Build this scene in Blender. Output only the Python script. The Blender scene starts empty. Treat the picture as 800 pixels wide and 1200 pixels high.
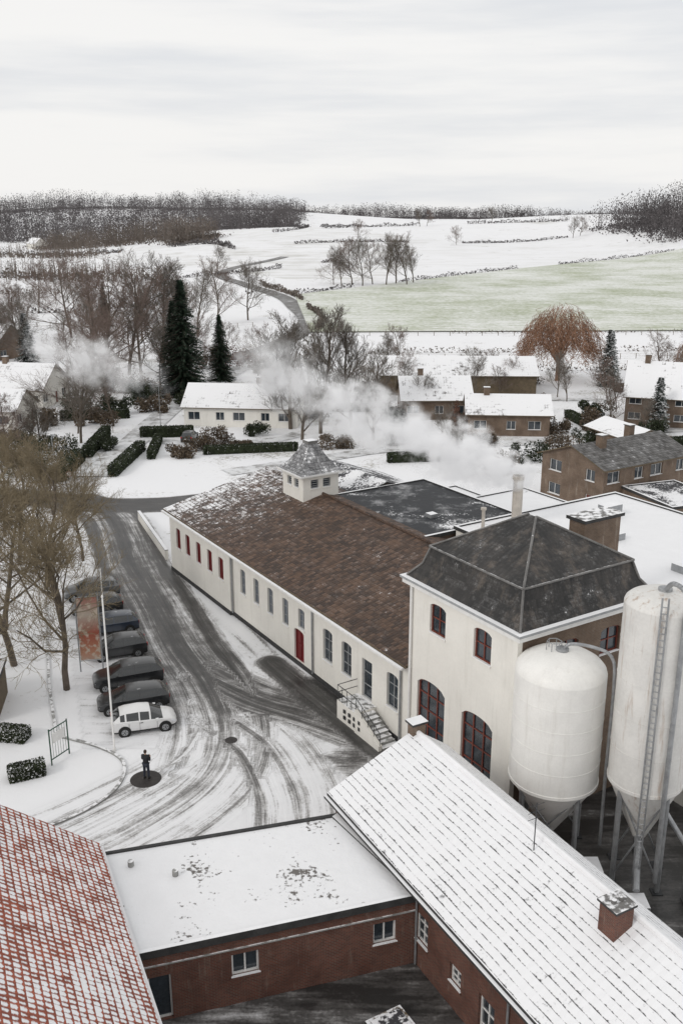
import bpy, math, random, bmesh
import numpy as np
from mathutils import Vector, Matrix
random.seed(7); rng=np.random.default_rng(7)
S=bpy.context.scene
S.view_settings.view_transform='Standard'; S.view_settings.look='None'; S.view_settings.exposure=0
R=math.radians

# ------------------------------------------------------------------ nodes
def nd(nt,t,props=None,ins=None):
    n=nt.nodes.new(t)
    for k,v in (props or {}).items(): setattr(n,k,v)
    for k,v in (ins or {}).items():
        if isinstance(v,bpy.types.NodeSocket): nt.links.new(v,n.inputs[k])
        else: n.inputs[k].default_value=v
    return n
def mt(nt,op,a,b=0.0,c=0.0,clamp=False):
    return nd(nt,'ShaderNodeMath',{'operation':op,'use_clamp':clamp},{0:a,1:b,2:c}).outputs[0]
def mixc(nt,f,a,b):
    if not isinstance(a,bpy.types.NodeSocket) and len(a)==3: a=(*a,1)
    if not isinstance(b,bpy.types.NodeSocket) and len(b)==3: b=(*b,1)
    return nd(nt,'ShaderNodeMix',{'data_type':'RGBA'},{0:f,6:a,7:b}).outputs[2]
def noise(nt,vec,scale,detail=3,rough=.55):
    return nd(nt,'ShaderNodeTexNoise',None,{'Vector':vec,'Scale':scale,'Detail':detail,'Roughness':rough}).outputs[0]
def mapr(nt,v,a,b,c=0.,d=1.):
    n=nd(nt,'ShaderNodeMapRange',{'interpolation_type':'SMOOTHSTEP'},{0:v,1:a,2:b,3:c,4:d}); return n.outputs[0]
def ramp(nt,f,stops):
    n=nt.nodes.new('ShaderNodeValToRGB'); cr=n.color_ramp
    while len(cr.elements)<len(stops): cr.elements.new(.5)
    for e,(p,c) in zip(cr.elements,stops): e.position=p; e.color=(*c,1)
    nt.links.new(f,n.inputs[0]); return n.outputs[0]
def newmat(name):
    m=bpy.data.materials.new(name); m.use_nodes=True; nt=m.node_tree
    b=nt.nodes['Principled BSDF']; return m,nt,b
def pos(nt): return nt.nodes.new('ShaderNodeNewGeometry').outputs['Position']
def nz(nt):
    return nd(nt,'ShaderNodeSeparateXYZ',None,{0:nt.nodes.new('ShaderNodeNewGeometry').outputs['Normal']}).outputs[2]
def scalev(nt,v,s): return nd(nt,'ShaderNodeMapping',None,{'Vector':v,'Scale':s}).outputs[0]
SNOW=(.84,.845,.86)
def bump(nt,b,h,strength=.4,dist=.05):
    n=nd(nt,'ShaderNodeBump',None,{'Strength':strength,'Distance':dist,'Height':h}); nt.links.new(n.outputs[0],b.inputs['Normal'])

def smat(name,col,rough=.8,var=.25,scale=2.,snow=None,metal=0.,bmp=0.,streak=0.,streakcol=(.12,.09,.07),snoise=3.,spec=.4,st0=.5,st1=.78):
    m,nt,b=newmat(name); P=pos(nt)
    n1=noise(nt,P,scale,5); n2=noise(nt,P,scale*9,3)
    f=mt(nt,'ADD',mt(nt,'MULTIPLY',n1,.65),mt(nt,'MULTIPLY',n2,.35))
    f=mapr(nt,f,.3,.7)
    dark=tuple(c*(1-var) for c in col); lite=tuple(min(1,c*(1+var*.7)) for c in col)
    c=mixc(nt,f,dark,lite)
    if streak:
        sv=scalev(nt,P,(2.2,2.2,.18)); s=mapr(nt,noise(nt,sv,1.3,5,.7),st0,st1)
        c=mixc(nt,mt(nt,'MULTIPLY',s,streak),c,streakcol)
    if snow is not None:
        k=mt(nt,'ADD',nz(nt),mt(nt,'MULTIPLY',mt(nt,'SUBTRACT',noise(nt,P,snoise,3),.5),.9))
        c=mixc(nt,mapr(nt,k,snow,snow+.15),c,SNOW)
    nt.links.new(c,b.inputs['Base Color']); b.inputs['Roughness'].default_value=rough; b.inputs['Metallic'].default_value=metal
    b.inputs['Specular IOR Level'].default_value=spec
    if bmp: bump(nt,b,n2,bmp,.04)
    return m

def tilemat(name,tile,colw=.3,rowh=.34,wr=.3,wc=.2,wn=.5,wb=.5,wf=.2,bias=0.,grad=None,tile2=None,rough=.75,bs=.6,cellv=.55,lip=.65,s0=.42,s1=.6,lw=.40,dust=0.,moss=None):
    m,nt,b=newmat(name); P=pos(nt)
    uv=nd(nt,'ShaderNodeTexCoord').outputs['UV']; sp=nd(nt,'ShaderNodeSeparateXYZ',None,{0:uv})
    wob=mt(nt,'MULTIPLY',mt(nt,'SUBTRACT',noise(nt,P,.8,3),.5),.10)
    rv=mt(nt,'DIVIDE',mt(nt,'ADD',sp.outputs[1],wob),rowh); ru=mt(nt,'DIVIDE',sp.outputs[0],colw)
    rowp=mt(nt,'FRACT',rv); colp=mt(nt,'MULTIPLY',mt(nt,'PINGPONG',ru,.5),2.)
    def cen(s,w,d=3): return mt(nt,'MULTIPLY',mt(nt,'SUBTRACT',noise(nt,P,s,d,.6),.5),w)
    v=mt(nt,'ADD',mt(nt,'MULTIPLY',mapr(nt,rowp,.0,lw),wr),mt(nt,'MULTIPLY',colp,wc))
    for x in (cen(1.3,wn),cen(.22,wb),cen(9,wf,4)): v=mt(nt,'ADD',v,x)
    cell=nd(nt,'ShaderNodeCombineXYZ',None,{0:mt(nt,'FLOOR',ru),1:mt(nt,'FLOOR',rv)})
    wn_=nd(nt,'ShaderNodeTexWhiteNoise',{'noise_dimensions':'2D'},{0:cell.outputs[0]}).outputs[0]
    v=mt(nt,'ADD',v,mt(nt,'MULTIPLY',mt(nt,'SUBTRACT',wn_,.5),.16))
    v=mt(nt,'ADD',v,bias)
    if grad:
        (gx,gy),a,bb,amt=grad
        d=nd(nt,'ShaderNodeVectorMath',{'operation':'DOT_PRODUCT'},{0:P,1:(gx,gy,0)}).outputs['Value']
        v=mt(nt,'ADD',v,mapr(nt,d,a,bb,0.,amt))
    sn=mapr(nt,v,s0,s1)
    if dust: sn=mt(nt,'ADD',sn,mt(nt,'MULTIPLY',mapr(nt,v,s0-.28,s0+.05),dust),clamp=True)
    t2=tile2 or tuple(c*.45 for c in tile)
    f=mt(nt,'ADD',mt(nt,'MULTIPLY',wn_,cellv),mt(nt,'MULTIPLY',noise(nt,P,.6,5),1.15-cellv))
    tc=mixc(nt,mapr(nt,f,.25,.95),t2,tile)
    if moss:
        tc=mixc(nt,mapr(nt,noise(nt,scalev(nt,P,(1,1,.45)),.9,6,.7),.50,.68),tc,moss)
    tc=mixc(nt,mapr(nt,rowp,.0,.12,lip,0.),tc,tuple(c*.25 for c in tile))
    c=mixc(nt,sn,tc,SNOW)
    nt.links.new(c,b.inputs['Base Color']); b.inputs['Roughness'].default_value=rough
    h=mt(nt,'ADD',mt(nt,'MULTIPLY',rowp,-.6),mt(nt,'MULTIPLY',colp,.5)); h=mt(nt,'ADD',h,mt(nt,'MULTIPLY',sn,.4))
    bump(nt,b,h,bs,.05)
    return m

def brickmat(name,c1,c2,mortar,snow=None):
    m,nt,b=newmat(name); uv=nd(nt,'ShaderNodeTexCoord').outputs['UV']; P=pos(nt)
    br=nd(nt,'ShaderNodeTexBrick',None,{'Vector':uv,'Color1':(*c1,1),'Color2':(*c2,1),'Mortar':(*mortar,1),'Scale':1.,'Mortar Size':.009,'Brick Width':.22,'Row Height':.075,'Mortar Smooth':.2,'Bias':0.})
    c=mixc(nt,mapr(nt,noise(nt,P,.8,5),.35,.75,0,.6),br.outputs[0],tuple(x*.35 for x in c1))
    c=mixc(nt,mapr(nt,noise(nt,scalev(nt,P,(3,3,.5)),1.1,4,.7),.55,.8,0,.45),c,tuple(min(1,x*2.) for x in mortar))
    if snow is not None:
        k=mt(nt,'ADD',nz(nt),mt(nt,'MULTIPLY',mt(nt,'SUBTRACT',noise(nt,P,3.,3),.5),.6)); c=mixc(nt,mapr(nt,k,snow,snow+.15),c,SNOW)
    nt.links.new(c,b.inputs['Base Color']); b.inputs['Roughness'].default_value=.85; bump(nt,b,br.outputs[1],-.3,.01)
    return m

def snowroofmat(name,under=(.05,.05,.05),cover=.62,scale=.35,wf=.15,dust=0.):
    m,nt,b=newmat(name); P=pos(nt)
    n=mt(nt,'ADD',noise(nt,P,scale,6,.62),mt(nt,'MULTIPLY',mt(nt,'SUBTRACT',noise(nt,P,5,4),.5),wf))
    f=mapr(nt,n,cover,cover+.07)
    sh=mixc(nt,noise(nt,P,1.2,4),tuple(c*.92 for c in SNOW),SNOW)
    un=under
    if dust: un=mixc(nt,mapr(nt,noise(nt,P,.5,7,.75),.48,.72,0,dust),under,SNOW)
    c=mixc(nt,f,sh,un)
    nt.links.new(c,b.inputs['Base Color']); b.inputs['Roughness'].default_value=.7
    bump(nt,b,mt(nt,'ADD',noise(nt,P,2.5,4),mt(nt,'MULTIPLY',f,-1.)),.35,.10)
    return m

def groundmat():
    m,nt,b=newmat('snowy_ground'); P=pos(nt)
    cov=nd(nt,'ShaderNodeAttribute',{'attribute_name':'cover'}).outputs['Fac']
    sd=nd(nt,'ShaderNodeAttribute',{'attribute_name':'sd'}).outputs['Vector']
    st=noise(nt,scalev(nt,sd,(.07,2.0,1)),1.,5,.68)
    st2=noise(nt,scalev(nt,sd,(.35,9.,1)),1.,3,.6)
    fi=noise(nt,P,7.,5,.7); me=noise(nt,P,.9,5,.6); br=noise(nt,P,.25,3)
    v=mt(nt,'ADD',mt(nt,'MULTIPLY',mt(nt,'SUBTRACT',st,.5),1.45),mt(nt,'MULTIPLY',mt(nt,'SUBTRACT',fi,.5),.45))
    v=mt(nt,'ADD',v,mt(nt,'MULTIPLY',mt(nt,'SUBTRACT',st2,.5),.55))
    v=mt(nt,'ADD',v,mt(nt,'MULTIPLY',mt(nt,'SUBTRACT',me,.5),.5))
    v=mt(nt,'ADD',v,mt(nt,'MULTIPLY',mt(nt,'SUBTRACT',br,.5),.5))
    gate=mapr(nt,cov,.02,.3)
    v=mt(nt,'ADD',cov,mt(nt,'MULTIPLY',v,gate),clamp=True)
    road=ramp(nt,v,[(0,SNOW),(.32,(.77,.775,.79)),(.45,(.52,.515,.515)),(.60,(.25,.245,.24)),(.76,(.092,.088,.085)),(1,(.030,.029,.028))])
    fy=nd(nt,'ShaderNodeSeparateXYZ',None,{0:P}).outputs[1]
    vil=mt(nt,'MULTIPLY',mapr(nt,fy,104,118),mapr(nt,fy,235,205))
    g=noise(nt,P,.11,6,.65); g2=noise(nt,P,2.2,5,.7)
    gm=mt(nt,'ADD',g,mt(nt,'MULTIPLY',mt(nt,'SUBTRACT',g2,.5),.7))
    gm=mt(nt,'ADD',gm,mt(nt,'MULTIPLY',vil,.09))
    gm=mapr(nt,gm,.61,.82,0,.75)
    gm=mt(nt,'MULTIPLY',gm,mt(nt,'SUBTRACT',1.,gate))
    c=mixc(nt,gm,road,(.20,.18,.125))
    far=mapr(nt,fy,300,400)
    vo=nd(nt,'ShaderNodeTexVoronoi',{'voronoi_dimensions':'2D'},{'Vector':scalev(nt,P,(.0065,.0048,0)),'Scale':1.})
    cr=nd(nt,'ShaderNodeSeparateColor',None,{0:vo.outputs['Color']})
    rows1=noise(nt,nd(nt,'ShaderNodeMapping',None,{'Vector':P,'Rotation':(0,0,R(20)),'Scale':(.02,.5,1)}).outputs[0],1.,4,.6)
    rows2=noise(nt,nd(nt,'ShaderNodeMapping',None,{'Vector':P,'Rotation':(0,0,R(-50)),'Scale':(.02,.4,1)}).outputs[0],1.,4,.6)
    rr=nd(nt,'ShaderNodeMix',None,{0:mt(nt,'GREATER_THAN',cr.outputs[1],.5),2:rows1,3:rows2}).outputs[0]
    amt=mt(nt,'MULTIPLY',mapr(nt,cr.outputs[0],.25,1.,.0,.75),mapr(nt,mt(nt,'ADD',rr,mt(nt,'MULTIPLY',mt(nt,'SUBTRACT',noise(nt,P,.05,4),.5),.6)),.40,.75))
    c=mixc(nt,mt(nt,'MULTIPLY',amt,far),c,(.44,.43,.38))
    nt.links.new(c,b.inputs['Base Color'])
    nt.links.new(mapr(nt,v,.5,.95,.75,.38),b.inputs['Roughness'])
    h=mt(nt,'ADD',mt(nt,'MULTIPLY',v,-1.),mt(nt,'MULTIPLY',fi,.35)); h=mt(nt,'ADD',h,mt(nt,'MULTIPLY',me,.5)); bump(nt,b,h,.45,.08)
    return m

M={}
M['ground']=groundmat()
M['snow']=smat('snow',SNOW,.75,.05,1.5,bmp=.15)
M['white']=smat('whitewashed_render',(.78,.76,.71),.85,.05,.7,streak=.30,streakcol=(.46,.44,.38),bmp=.1)
M['white2']=smat('painted_white',(.76,.755,.74),.6,.08,3)
M['plinth']=smat('dark_plinth',(.045,.045,.045),.8,.4)
M['glass']=smat('window_glass',(.035,.045,.055),.08,.5,.9,spec=.8)
M['red']=smat('red_paint',(.17,.022,.024),.5,.25)
M['redframe']=smat('red_brown_frame',(.17,.045,.03),.5,.25)
M['greyframe']=smat('grey_frame',(.32,.33,.34),.5,.2)
M['blueglass']=smat('grey_blue_shutter',(.15,.17,.20),.35,.25,1.)
M['brown_tile']=tilemat('brown_roof_tiles',(.115,.065,.040),.25,.36,wr=.14,wc=.08,wn=.75,wb=.40,wf=.95,bias=.00,grad=((-.533,.846),60.,79.,.42),tile2=(.034,.021,.015),cellv=.45,dust=.06)
M['red_tile']=tilemat('red_roof_tiles',(.42,.105,.055),.24,.32,wr=.42,wc=.30,wn=.40,wb=.45,wf=.40,bias=-.01,tile2=(.22,.055,.03),bs=.9,lip=.3)
M['snow_tile']=tilemat('snow_covered_tiles',(.12,.12,.125),.42,.34,wr=.34,wc=.07,wn=.50,wb=.34,wf=.80,bias=.35,bs=.8,lip=.2,s0=.32,s1=.58,lw=.24)
M['far_tile']=tilemat('snow_roof_far',(.14,.12,.11),.5,.6,wr=.06,wc=.05,wn=.4,wb=.6,wf=.3,bias=.60,lip=.2,bs=.2)
M['dark_tile']=tilemat('dark_slate_far',(.07,.065,.06),.4,.4,wr=.1,wc=.05,wn=.4,wb=.4,wf=.3,bias=.18,cellv=.2,dust=.14)
M['cup']=tilemat('cupola_slate',(.12,.12,.125),.3,.3,wr=.1,wc=.05,wn=.5,wb=.3,wf=.7,bias=.27,cellv=.2,dust=.25)
M['slate']=tilemat('dark_slate',(.040,.036,.033),.3,.26,wr=.08,wc=.04,wn=.7,wb=.5,wf=.95,bias=.045,tile2=(.008,.008,.008),rough=.6,bs=.5,cellv=.2,lip=.4,dust=.07,moss=(.085,.070,.058))
M['lead']=smat('ridge_lead',(.16,.155,.15),.6,.35,2,snow=.9)
M['brick']=brickmat('red_brown_brick',(.175,.062,.040),(.105,.042,.030),(.14,.12,.10))
M['brick2']=brickmat('brown_brick',(.20,.13,.085),(.15,.095,.065),(.22,.2,.17),snow=.8)
M['snowflat']=snowroofmat('snow_flat_roof',(.14,.13,.12),.585,.30,.5)
M['snowflat2']=snowroofmat('snow_flat_roof_clean',(.3,.3,.3),.66,.3)
M['darkflat']=snowroofmat('dark_bitumen_roof',(.020,.022,.026),.36,.2,.4,dust=.35)
M['patchflat']=snowroofmat('patchy_snow_roof',(.04,.04,.045),.47,.4,.6)
M['metal']=smat('galvanised_steel',(.34,.35,.36),.45,.25,3,metal=.5)
M['darkmetal']=smat('dark_steel',(.04,.042,.045),.5,.3)
M['silo']=smat('silo_white_paint',(.80,.79,.76),.38,.06,1.2,streak=.28,streakcol=(.45,.42,.36))
M['silor']=smat('silo_weathered_paint',(.68,.67,.645),.45,.1,.8,streak=.8,streakcol=(.32,.20,.12),st0=.52,st1=.74)
M['bark']=smat('bare_bark',(.115,.094,.075),.9,.35,1.5)
M['bark_y']=smat('twig_yellowish',(.21,.17,.11),.9,.35,1.5)
M['bark_r']=smat('twig_reddish',(.18,.135,.115),.9,.35,1.5)
M['bark_g']=smat('twig_greyish',(.17,.15,.13),.9,.35,1.5)
M['needle']=smat('conifer_needles',(.018,.036,.020),.8,.55,.8,snow=1.2)
M['needle_s']=smat('conifer_needles_snow',(.03,.05,.035),.8,.5,.8,snow=.85)
M['willow']=smat('willow_twigs',(.27,.155,.10),.9,.4,.5)
M['hedge']=smat('hedge_leaves',(.030,.040,.018),.85,.5,1.,snow=.93)
M['hedge_b']=smat('brown_shrub',(.12,.09,.062),.85,.45,1.,snow=.93)
M['hedge_r']=smat('beech_hedge',(.15,.07,.045),.85,.45,1.,snow=1.15)
M['forest']=smat('distant_trees',(.118,.108,.110),.95,.4,.02)
M['forest_b']=smat('distant_trees_brown',(.155,.130,.112),.95,.35,.02)
M['wood']=smat('brown_timber',(.13,.10,.065),.85,.3,2,snow=.85)
M['kerb']=smat('concrete_kerb',(.3,.3,.29),.85,.3,2,snow=.9)
M['iron']=smat('cast_iron',(.035,.03,.028),.6,.4,3)

# ------------------------------------------------------------------ mesh builder
class MB:
    def __init__(s,o=(0,0,0),ang=0.):
        s.v=[];s.f=[];s.m=[];s.mats=[];s.o=o;s.c=math.cos(ang);s.s=math.sin(ang)
    def T(s,p):
        return (s.o[0]+p[0]*s.c-p[1]*s.s, s.o[1]+p[0]*s.s+p[1]*s.c, s.o[2]+p[2])
    def mi(s,m):
        if m not in s.mats: s.mats.append(m)
        return s.mats.index(m)
    def face(s,pts,m):
        b=len(s.v); s.v+= [s.T(p) for p in pts]; s.f.append(tuple(range(b,b+len(pts)))); s.m.append(s.mi(m))
    def mesh(s,vs,fs,m):
        b=len(s.v); s.v+=[s.T(p) for p in vs]; k=s.mi(m)
        for f in fs: s.f.append(tuple(b+i for i in f)); s.m.append(k)
    def hexa(s,b4,t4,m,mtop=None):
        vs=list(b4)+list(t4); s.mesh(vs,[(3,2,1,0),(0,1,5,4),(1,2,6,5),(2,3,7,6),(3,0,4,7)],m)
        s.face(list(t4),mtop or m)
    def box(s,x0,x1,y0,y1,z0,z1,m,mtop=None):
        s.hexa([(x0,y0,z0),(x1,y0,z0),(x1,y1,z0),(x0,y1,z0)],[(x0,y0,z1),(x1,y0,z1),(x1,y1,z1),(x0,y1,z1)],m,mtop)
    def slab(s,q,th,m,mside=None):
        s.hexa([(p[0],p[1],p[2]-th) for p in q],list(q),mside or m,m)
    def tube(s,p0,p1,r,m,seg=8,r2=None):
        p0=Vector(p0);p1=Vector(p1);d=(p1-p0)
        if d.length<1e-6: return
        d.normalize(); a=d.orthogonal().normalized(); b=d.cross(a); r2=r if r2 is None else r2
        vs=[];n=seg
        for P,rr in ((p0,r),(p1,r2)):
            for i in range(n):
                t=2*math.pi*i/n; vs.append(tuple(P+a*math.cos(t)*rr+b*math.sin(t)*rr))
        fs=[(i,(i+1)%n,n+(i+1)%n,n+i) for i in range(n)]+[tuple(range(n-1,-1,-1)),tuple(range(n,2*n))]
        s.mesh(vs,fs,m)
    def lathe(s,prof,cx,cy,m,seg=48):
        vs=[];k=len(prof)
        for r,z in prof:
            for i in range(seg):
                t=2*math.pi*i/seg; vs.append((cx+r*math.cos(t),cy+r*math.sin(t),z))
        fs=[(j*seg+i,j*seg+(i+1)%seg,(j+1)*seg+(i+1)%seg,(j+1)*seg+i) for j in range(k-1) for i in range(seg)]
        s.mesh(vs,fs,m)
    def obj(s,name,parent=None,smooth=False,uv=True):
        me=bpy.data.meshes.new(name); me.from_pydata(s.v,[],s.f)
        for m in s.mats: me.materials.append(m)
        me.polygons.foreach_set('material_index',s.m); me.update()
        if uv:
            l=me.uv_layers.new(name='UVMap'); Z=Vector((0,0,1)); data=l.data
            for p in me.polygons:
                n=p.normal
                if abs(n.z)>.998: t=Vector((s.c,s.s,0)); b=Vector((-s.s,s.c,0))
                else: t=Z.cross(n).normalized(); b=n.cross(t)
                for li in p.loop_indices:
                    co=me.vertices[me.loops[li].vertex_index].co; data[li].uv=(co.dot(t),co.dot(b))
        if smooth:
            me.shade_smooth(); me.set_sharp_from_angle(angle=R(38))
        o=bpy.data.objects.new(name,me); S.collection.objects.link(o)
        if parent: o.parent=parent
        return o
def empty(name,loc=(0,0,0)):
    e=bpy.data.objects.new(name,None); S.collection.objects.link(e); e.empty_display_size=.5; return e

def wall(mb,mw,p0,p1,z0,z1,ops,mat,reveal=None,d=.22):
    dx=p1[0]-p0[0];dy=p1[1]-p0[1];L=math.hypot(dx,dy);dx/=L;dy/=L;nx,ny=dy,-dx
    def pt(s,z,k=0.): return (p0[0]+dx*s-nx*k,p0[1]+dy*s-ny*k,z)
    xs=sorted({0.,L,*[o['s']-o['w']/2 for o in ops],*[o['s']+o['w']/2 for o in ops]})
    zs=sorted({z0,z1,*[o['z0'] for o in ops],*[o['z1'] for o in ops]})
    for a,b in zip(xs,xs[1:]):
        for c,e in zip(zs,zs[1:]):
            mx,mz=(a+b)/2,(c+e)/2
            if any(abs(mx-o['s'])<o['w']/2 and o['z0']<mz<o['z1'] for o in ops): continue
            mb.face([pt(a,c),pt(b,c),pt(b,e),pt(a,e)],mat)
    rv=reveal or mat
    def bar(a,b,c,e,k0,k1,m):
        mw.hexa([pt(a,c,k0),pt(b,c,k0),pt(b,c,k1),pt(a,c,k1)],[pt(a,e,k0),pt(b,e,k0),pt(b,e,k1),pt(a,e,k1)],m)
    for o in ops:
        a,b,c,e=o['s']-o['w']/2,o['s']+o['w']/2,o['z0'],o['z1']
        for q in ([pt(a,c),pt(a,e),pt(a,e,d),pt(a,c,d)],[pt(b,e),pt(b,c),pt(b,c,d),pt(b,e,d)],[pt(a,e),pt(b,e),pt(b,e,d),pt(a,e,d)],[pt(b,c),pt(a,c),pt(a,c,d),pt(b,c,d)]):
            mb.face(q,rv)
        fm=o.get('fm',M['white2']);gm=o.get('gm',M['glass'])
        mw.face([pt(a,c,d-.02),pt(b,c,d-.02),pt(b,e,d-.02),pt(a,e,d-.02)],gm)
        t=o.get('t',.07); k0,k1=d-.09,d-.025
        bar(a,a+t,c,e,k0,k1,fm);bar(b-t,b,c,e,k0,k1,fm);bar(a+t,b-t,c,c+t,k0,k1,fm);bar(a+t,b-t,e-t,e,k0,k1,fm)
        nc,nr=o.get('cols',2),o.get('rows',2)
        for i in range(1,nc):
            x=a+(b-a)*i/nc; bar(x-t*.4,x+t*.4,c+t,e-t,k0+.01,k1,fm)
        for i in range(1,nr):
            z=c+(e-c)*i/nr; bar(a+t,b-t,z-t*.35,z+t*.35,k0+.02,k1-.004,fm)
        if o.get('arch'):
            h=o['arch'];w=o['w'];n=8;prev=None
            for i in range(n+1):
                x=a+w*i/n; u=(x-o['s'])/(w/2); z=e-h+h*math.sqrt(max(0,1-u*u*.98))
                if prev:
                    mb.face([pt(prev[0],prev[1],-.003),pt(x,z,-.003),pt(x,e+.01,-.003),pt(prev[0],e+.01,-.003)],mat)
                    mb.face([pt(prev[0],prev[1],-.003),pt(prev[0],prev[1],d-.03),pt(x,z,d-.03),pt(x,z,-.003)],rv)
                    mw.face([pt(prev[0],prev[1]-.1,k0-.005),pt(x,z-.1,k0-.005),pt(x,z+.02,k0-.005),pt(prev[0],prev[1]+.02,k0-.005)],fm)
                prev=(x,z)
        if o.get('sill',True) and c>z0+.3:
            bar(a-.06,b+.06,c-.08,c-.002,-.07,.05,o.get('sm',rv))
            bar(a-.04,b+.04,c+.001,c+.03,-.06,.05,M['snow'])

def gable(mb,x0,x1,y0,y1,ze,zr,m,over=.35,th=.14,ms=None,wallm=None,xr=None,ze2=None):
    xr=(x0+x1)/2 if xr is None else xr; ze2=ze if ze2 is None else ze2
    s1=(zr-ze)/(xr-x0); s2=(zr-ze2)/(x1-xr)
    a=(x0-over,ze-s1*over);b=(x1+over,ze2-s2*over);Y0,Y1=y0-over,y1+over;k=th
    mb.slab([(a[0],Y1,a[1]+k),(a[0],Y0,a[1]+k),(xr,Y0,zr+k),(xr,Y1,zr+k)],th*.95,m,ms)
    mb.slab([(xr,Y1,zr+k),(xr,Y0,zr+k),(b[0],Y0,b[1]+k),(b[0],Y1,b[1]+k)],th*.95,m,ms)
    if wallm:
        for y,sg in ((y0,1),(y1,-1)):
            q=[(x0,y,ze),(x1,y,ze2),(xr,y,zr)] if ze==ze2 else [(x0,y,min(ze,ze2)),(x1,y,min(ze,ze2)),(x1,y,ze2),(xr,y,zr),(x0,y,ze)]
            mb.face(q if sg>0 else q[::-1],wallm)

def house(name,x,y,ang,lx,ly,ze,zr,wm,rm,wins=True,chim=None,z=0.,storeys=1,ms=None):
    e=empty(name); a=MB((x,y,z),R(ang));r=MB((x,y,z),R(ang));w=MB((x,y,z),R(ang))
    c=[(-lx/2,-ly/2),(lx/2,-ly/2),(lx/2,ly/2),(-lx/2,ly/2)]
    for i in range(4):
        p,q=c[i],c[(i+1)%4];L=math.hypot(q[0]-p[0],q[1]-p[1]);ops=[]
        if wins:
            n=max(1,int(L//3.2))
            for st in range(storeys):
                for k in range(n):
                    s=(k+.5)*L/n+(.35 if k%2 else -.2); hh=ze/storeys
                    if st==0 and k==n//2 and i%2==0: ops.append(dict(s=s,w=1.,z0=.05,z1=2.1,cols=1,rows=1,gm=M['redframe']))
                    else: ops.append(dict(s=s,w=1.3 if k%2 else 1.8,z0=st*hh+.95,z1=st*hh+min(2.2,hh-.3),rows=1))
        wall(a,w,p,q,-1.,ze,ops,wm)
    gable(r,-lx/2,lx/2,-ly/2,ly/2,ze,zr,rm,over=.45,ms=ms or M['wood'],wallm=wm)
    if chim:
        for cx,cy in chim:
            r.box(cx-.4,cx+.4,cy-.4,cy+.4,ze,zr+1.0,M['brick2']); r.box(cx-.48,cx+.48,cy-.48,cy+.48,zr+1.0,zr+1.1,M['lead'],M['snow'])
    a.obj('walls',e);r.obj('roof',e);w.obj('windows',e)
    return e

# ------------------------------------------------------------------ terrain
def sst(a,b,x):
    t=np.clip((np.asarray(x,float)-a)/(b-a),0,1); return t*t*(3-2*t)
YS=[-200,205,240,330,430,520,700,900,1100,1500,3000,6000]; ZS=[0,0,1.6,4.2,6.9,9.4,13.5,17.5,21.5,24,26,26]
def terr(x,y):
    x=np.asarray(x,float);y=np.asarray(y,float)
    z=np.interp(y,YS,ZS); q=x/np.maximum(y,50.)
    left=sst(-.04,-.30,q)
    z=z*(1-.42*left*(1-sst(1100,1600,y)))
    z=z+22*np.exp(-((x+330)/330)**2-((y-1180)/190)**2)
    z=z+8*np.exp(-((x-140)/230)**2-((y-780)/80)**2)-4.5*np.exp(-((x-60)/330)**2-((y-960)/90)**2)
    z=z+7*np.exp(-((x-330)/260)**2-((y-1150)/90)**2)+4.5*np.exp(-((x+70)/90)**2-((y-600)/60)**2)
    z=z+5*np.exp(-((x+20)/110)**2-((y-900)/70)**2)
    z=z+16*np.exp(-((x-235)/75)**2-((y-600)/130)**2)
    z=z+(2.2*np.sin(x/95+.6)*np.cos(y/120)+1.4*np.sin(x/47+y/80))*sst(300,560,y)
    return z
def build_ground():
    xs=np.concatenate([np.arange(-2600,-520,80),np.arange(-520,521,10),np.arange(600,2700,80)])
    ys=np.concatenate([np.arange(-60,1500,10),np.arange(1500,6000,150)])
    X,Y=np.meshgrid(xs,ys); Z=terr(X,Y)
    v=np.stack([X.ravel(),Y.ravel(),Z.ravel()],1); nx=len(xs);ny=len(ys)
    i=np.arange(nx*ny).reshape(ny,nx); f=np.stack([i[:-1,:-1].ravel(),i[:-1,1:].ravel(),i[1:,1:].ravel(),i[1:,:-1].ravel()],1)
    me=bpy.data.meshes.new('ground');me.from_pydata(v.tolist(),[],f.tolist());me.materials.append(M['ground']);me.shade_smooth()
    o=bpy.data.objects.new('ground',me);S.collection.objects.link(o)
build_ground()

def catmull(pts,n=14):
    P=[np.array(p,float) for p in pts];P=[2*P[0]-P[1]]+P+[2*P[-1]-P[-2]];out=[]
    for i in range(1,len(P)-2):
        for k in range(n):
            t=k/n;a,b,c,d=P[i-1:i+3]
            out.append(.5*((2*b)+(-a+c)*t+(2*a-5*b+4*c-d)*t*t+(-a+3*b-3*c+d)*t**3))
    out.append(P[-2]); return np.array(out)
def pathdist(X,Y,path):
    best=np.full(X.shape,1e9);Sg=np.zeros(X.shape);Dg=np.zeros(X.shape);acc=0.
    for a,b in zip(path,path[1:]):
        d=b-a;L=math.hypot(*d)
        if L<1e-6: continue
        t=np.clip(((X-a[0])*d[0]+(Y-a[1])*d[1])/L**2,0,1)
        ex=X-a[0]-t*d[0];ey=Y-a[1]-t*d[1];dist=np.hypot(ex,ey);sg=np.sign(d[0]*ey-d[1]*ex)
        m=dist<best;best=np.where(m,dist,best);Sg=np.where(m,acc+t*L,Sg);Dg=np.where(m,dist*sg,Dg);acc+=L
    return best,Sg,Dg

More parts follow.
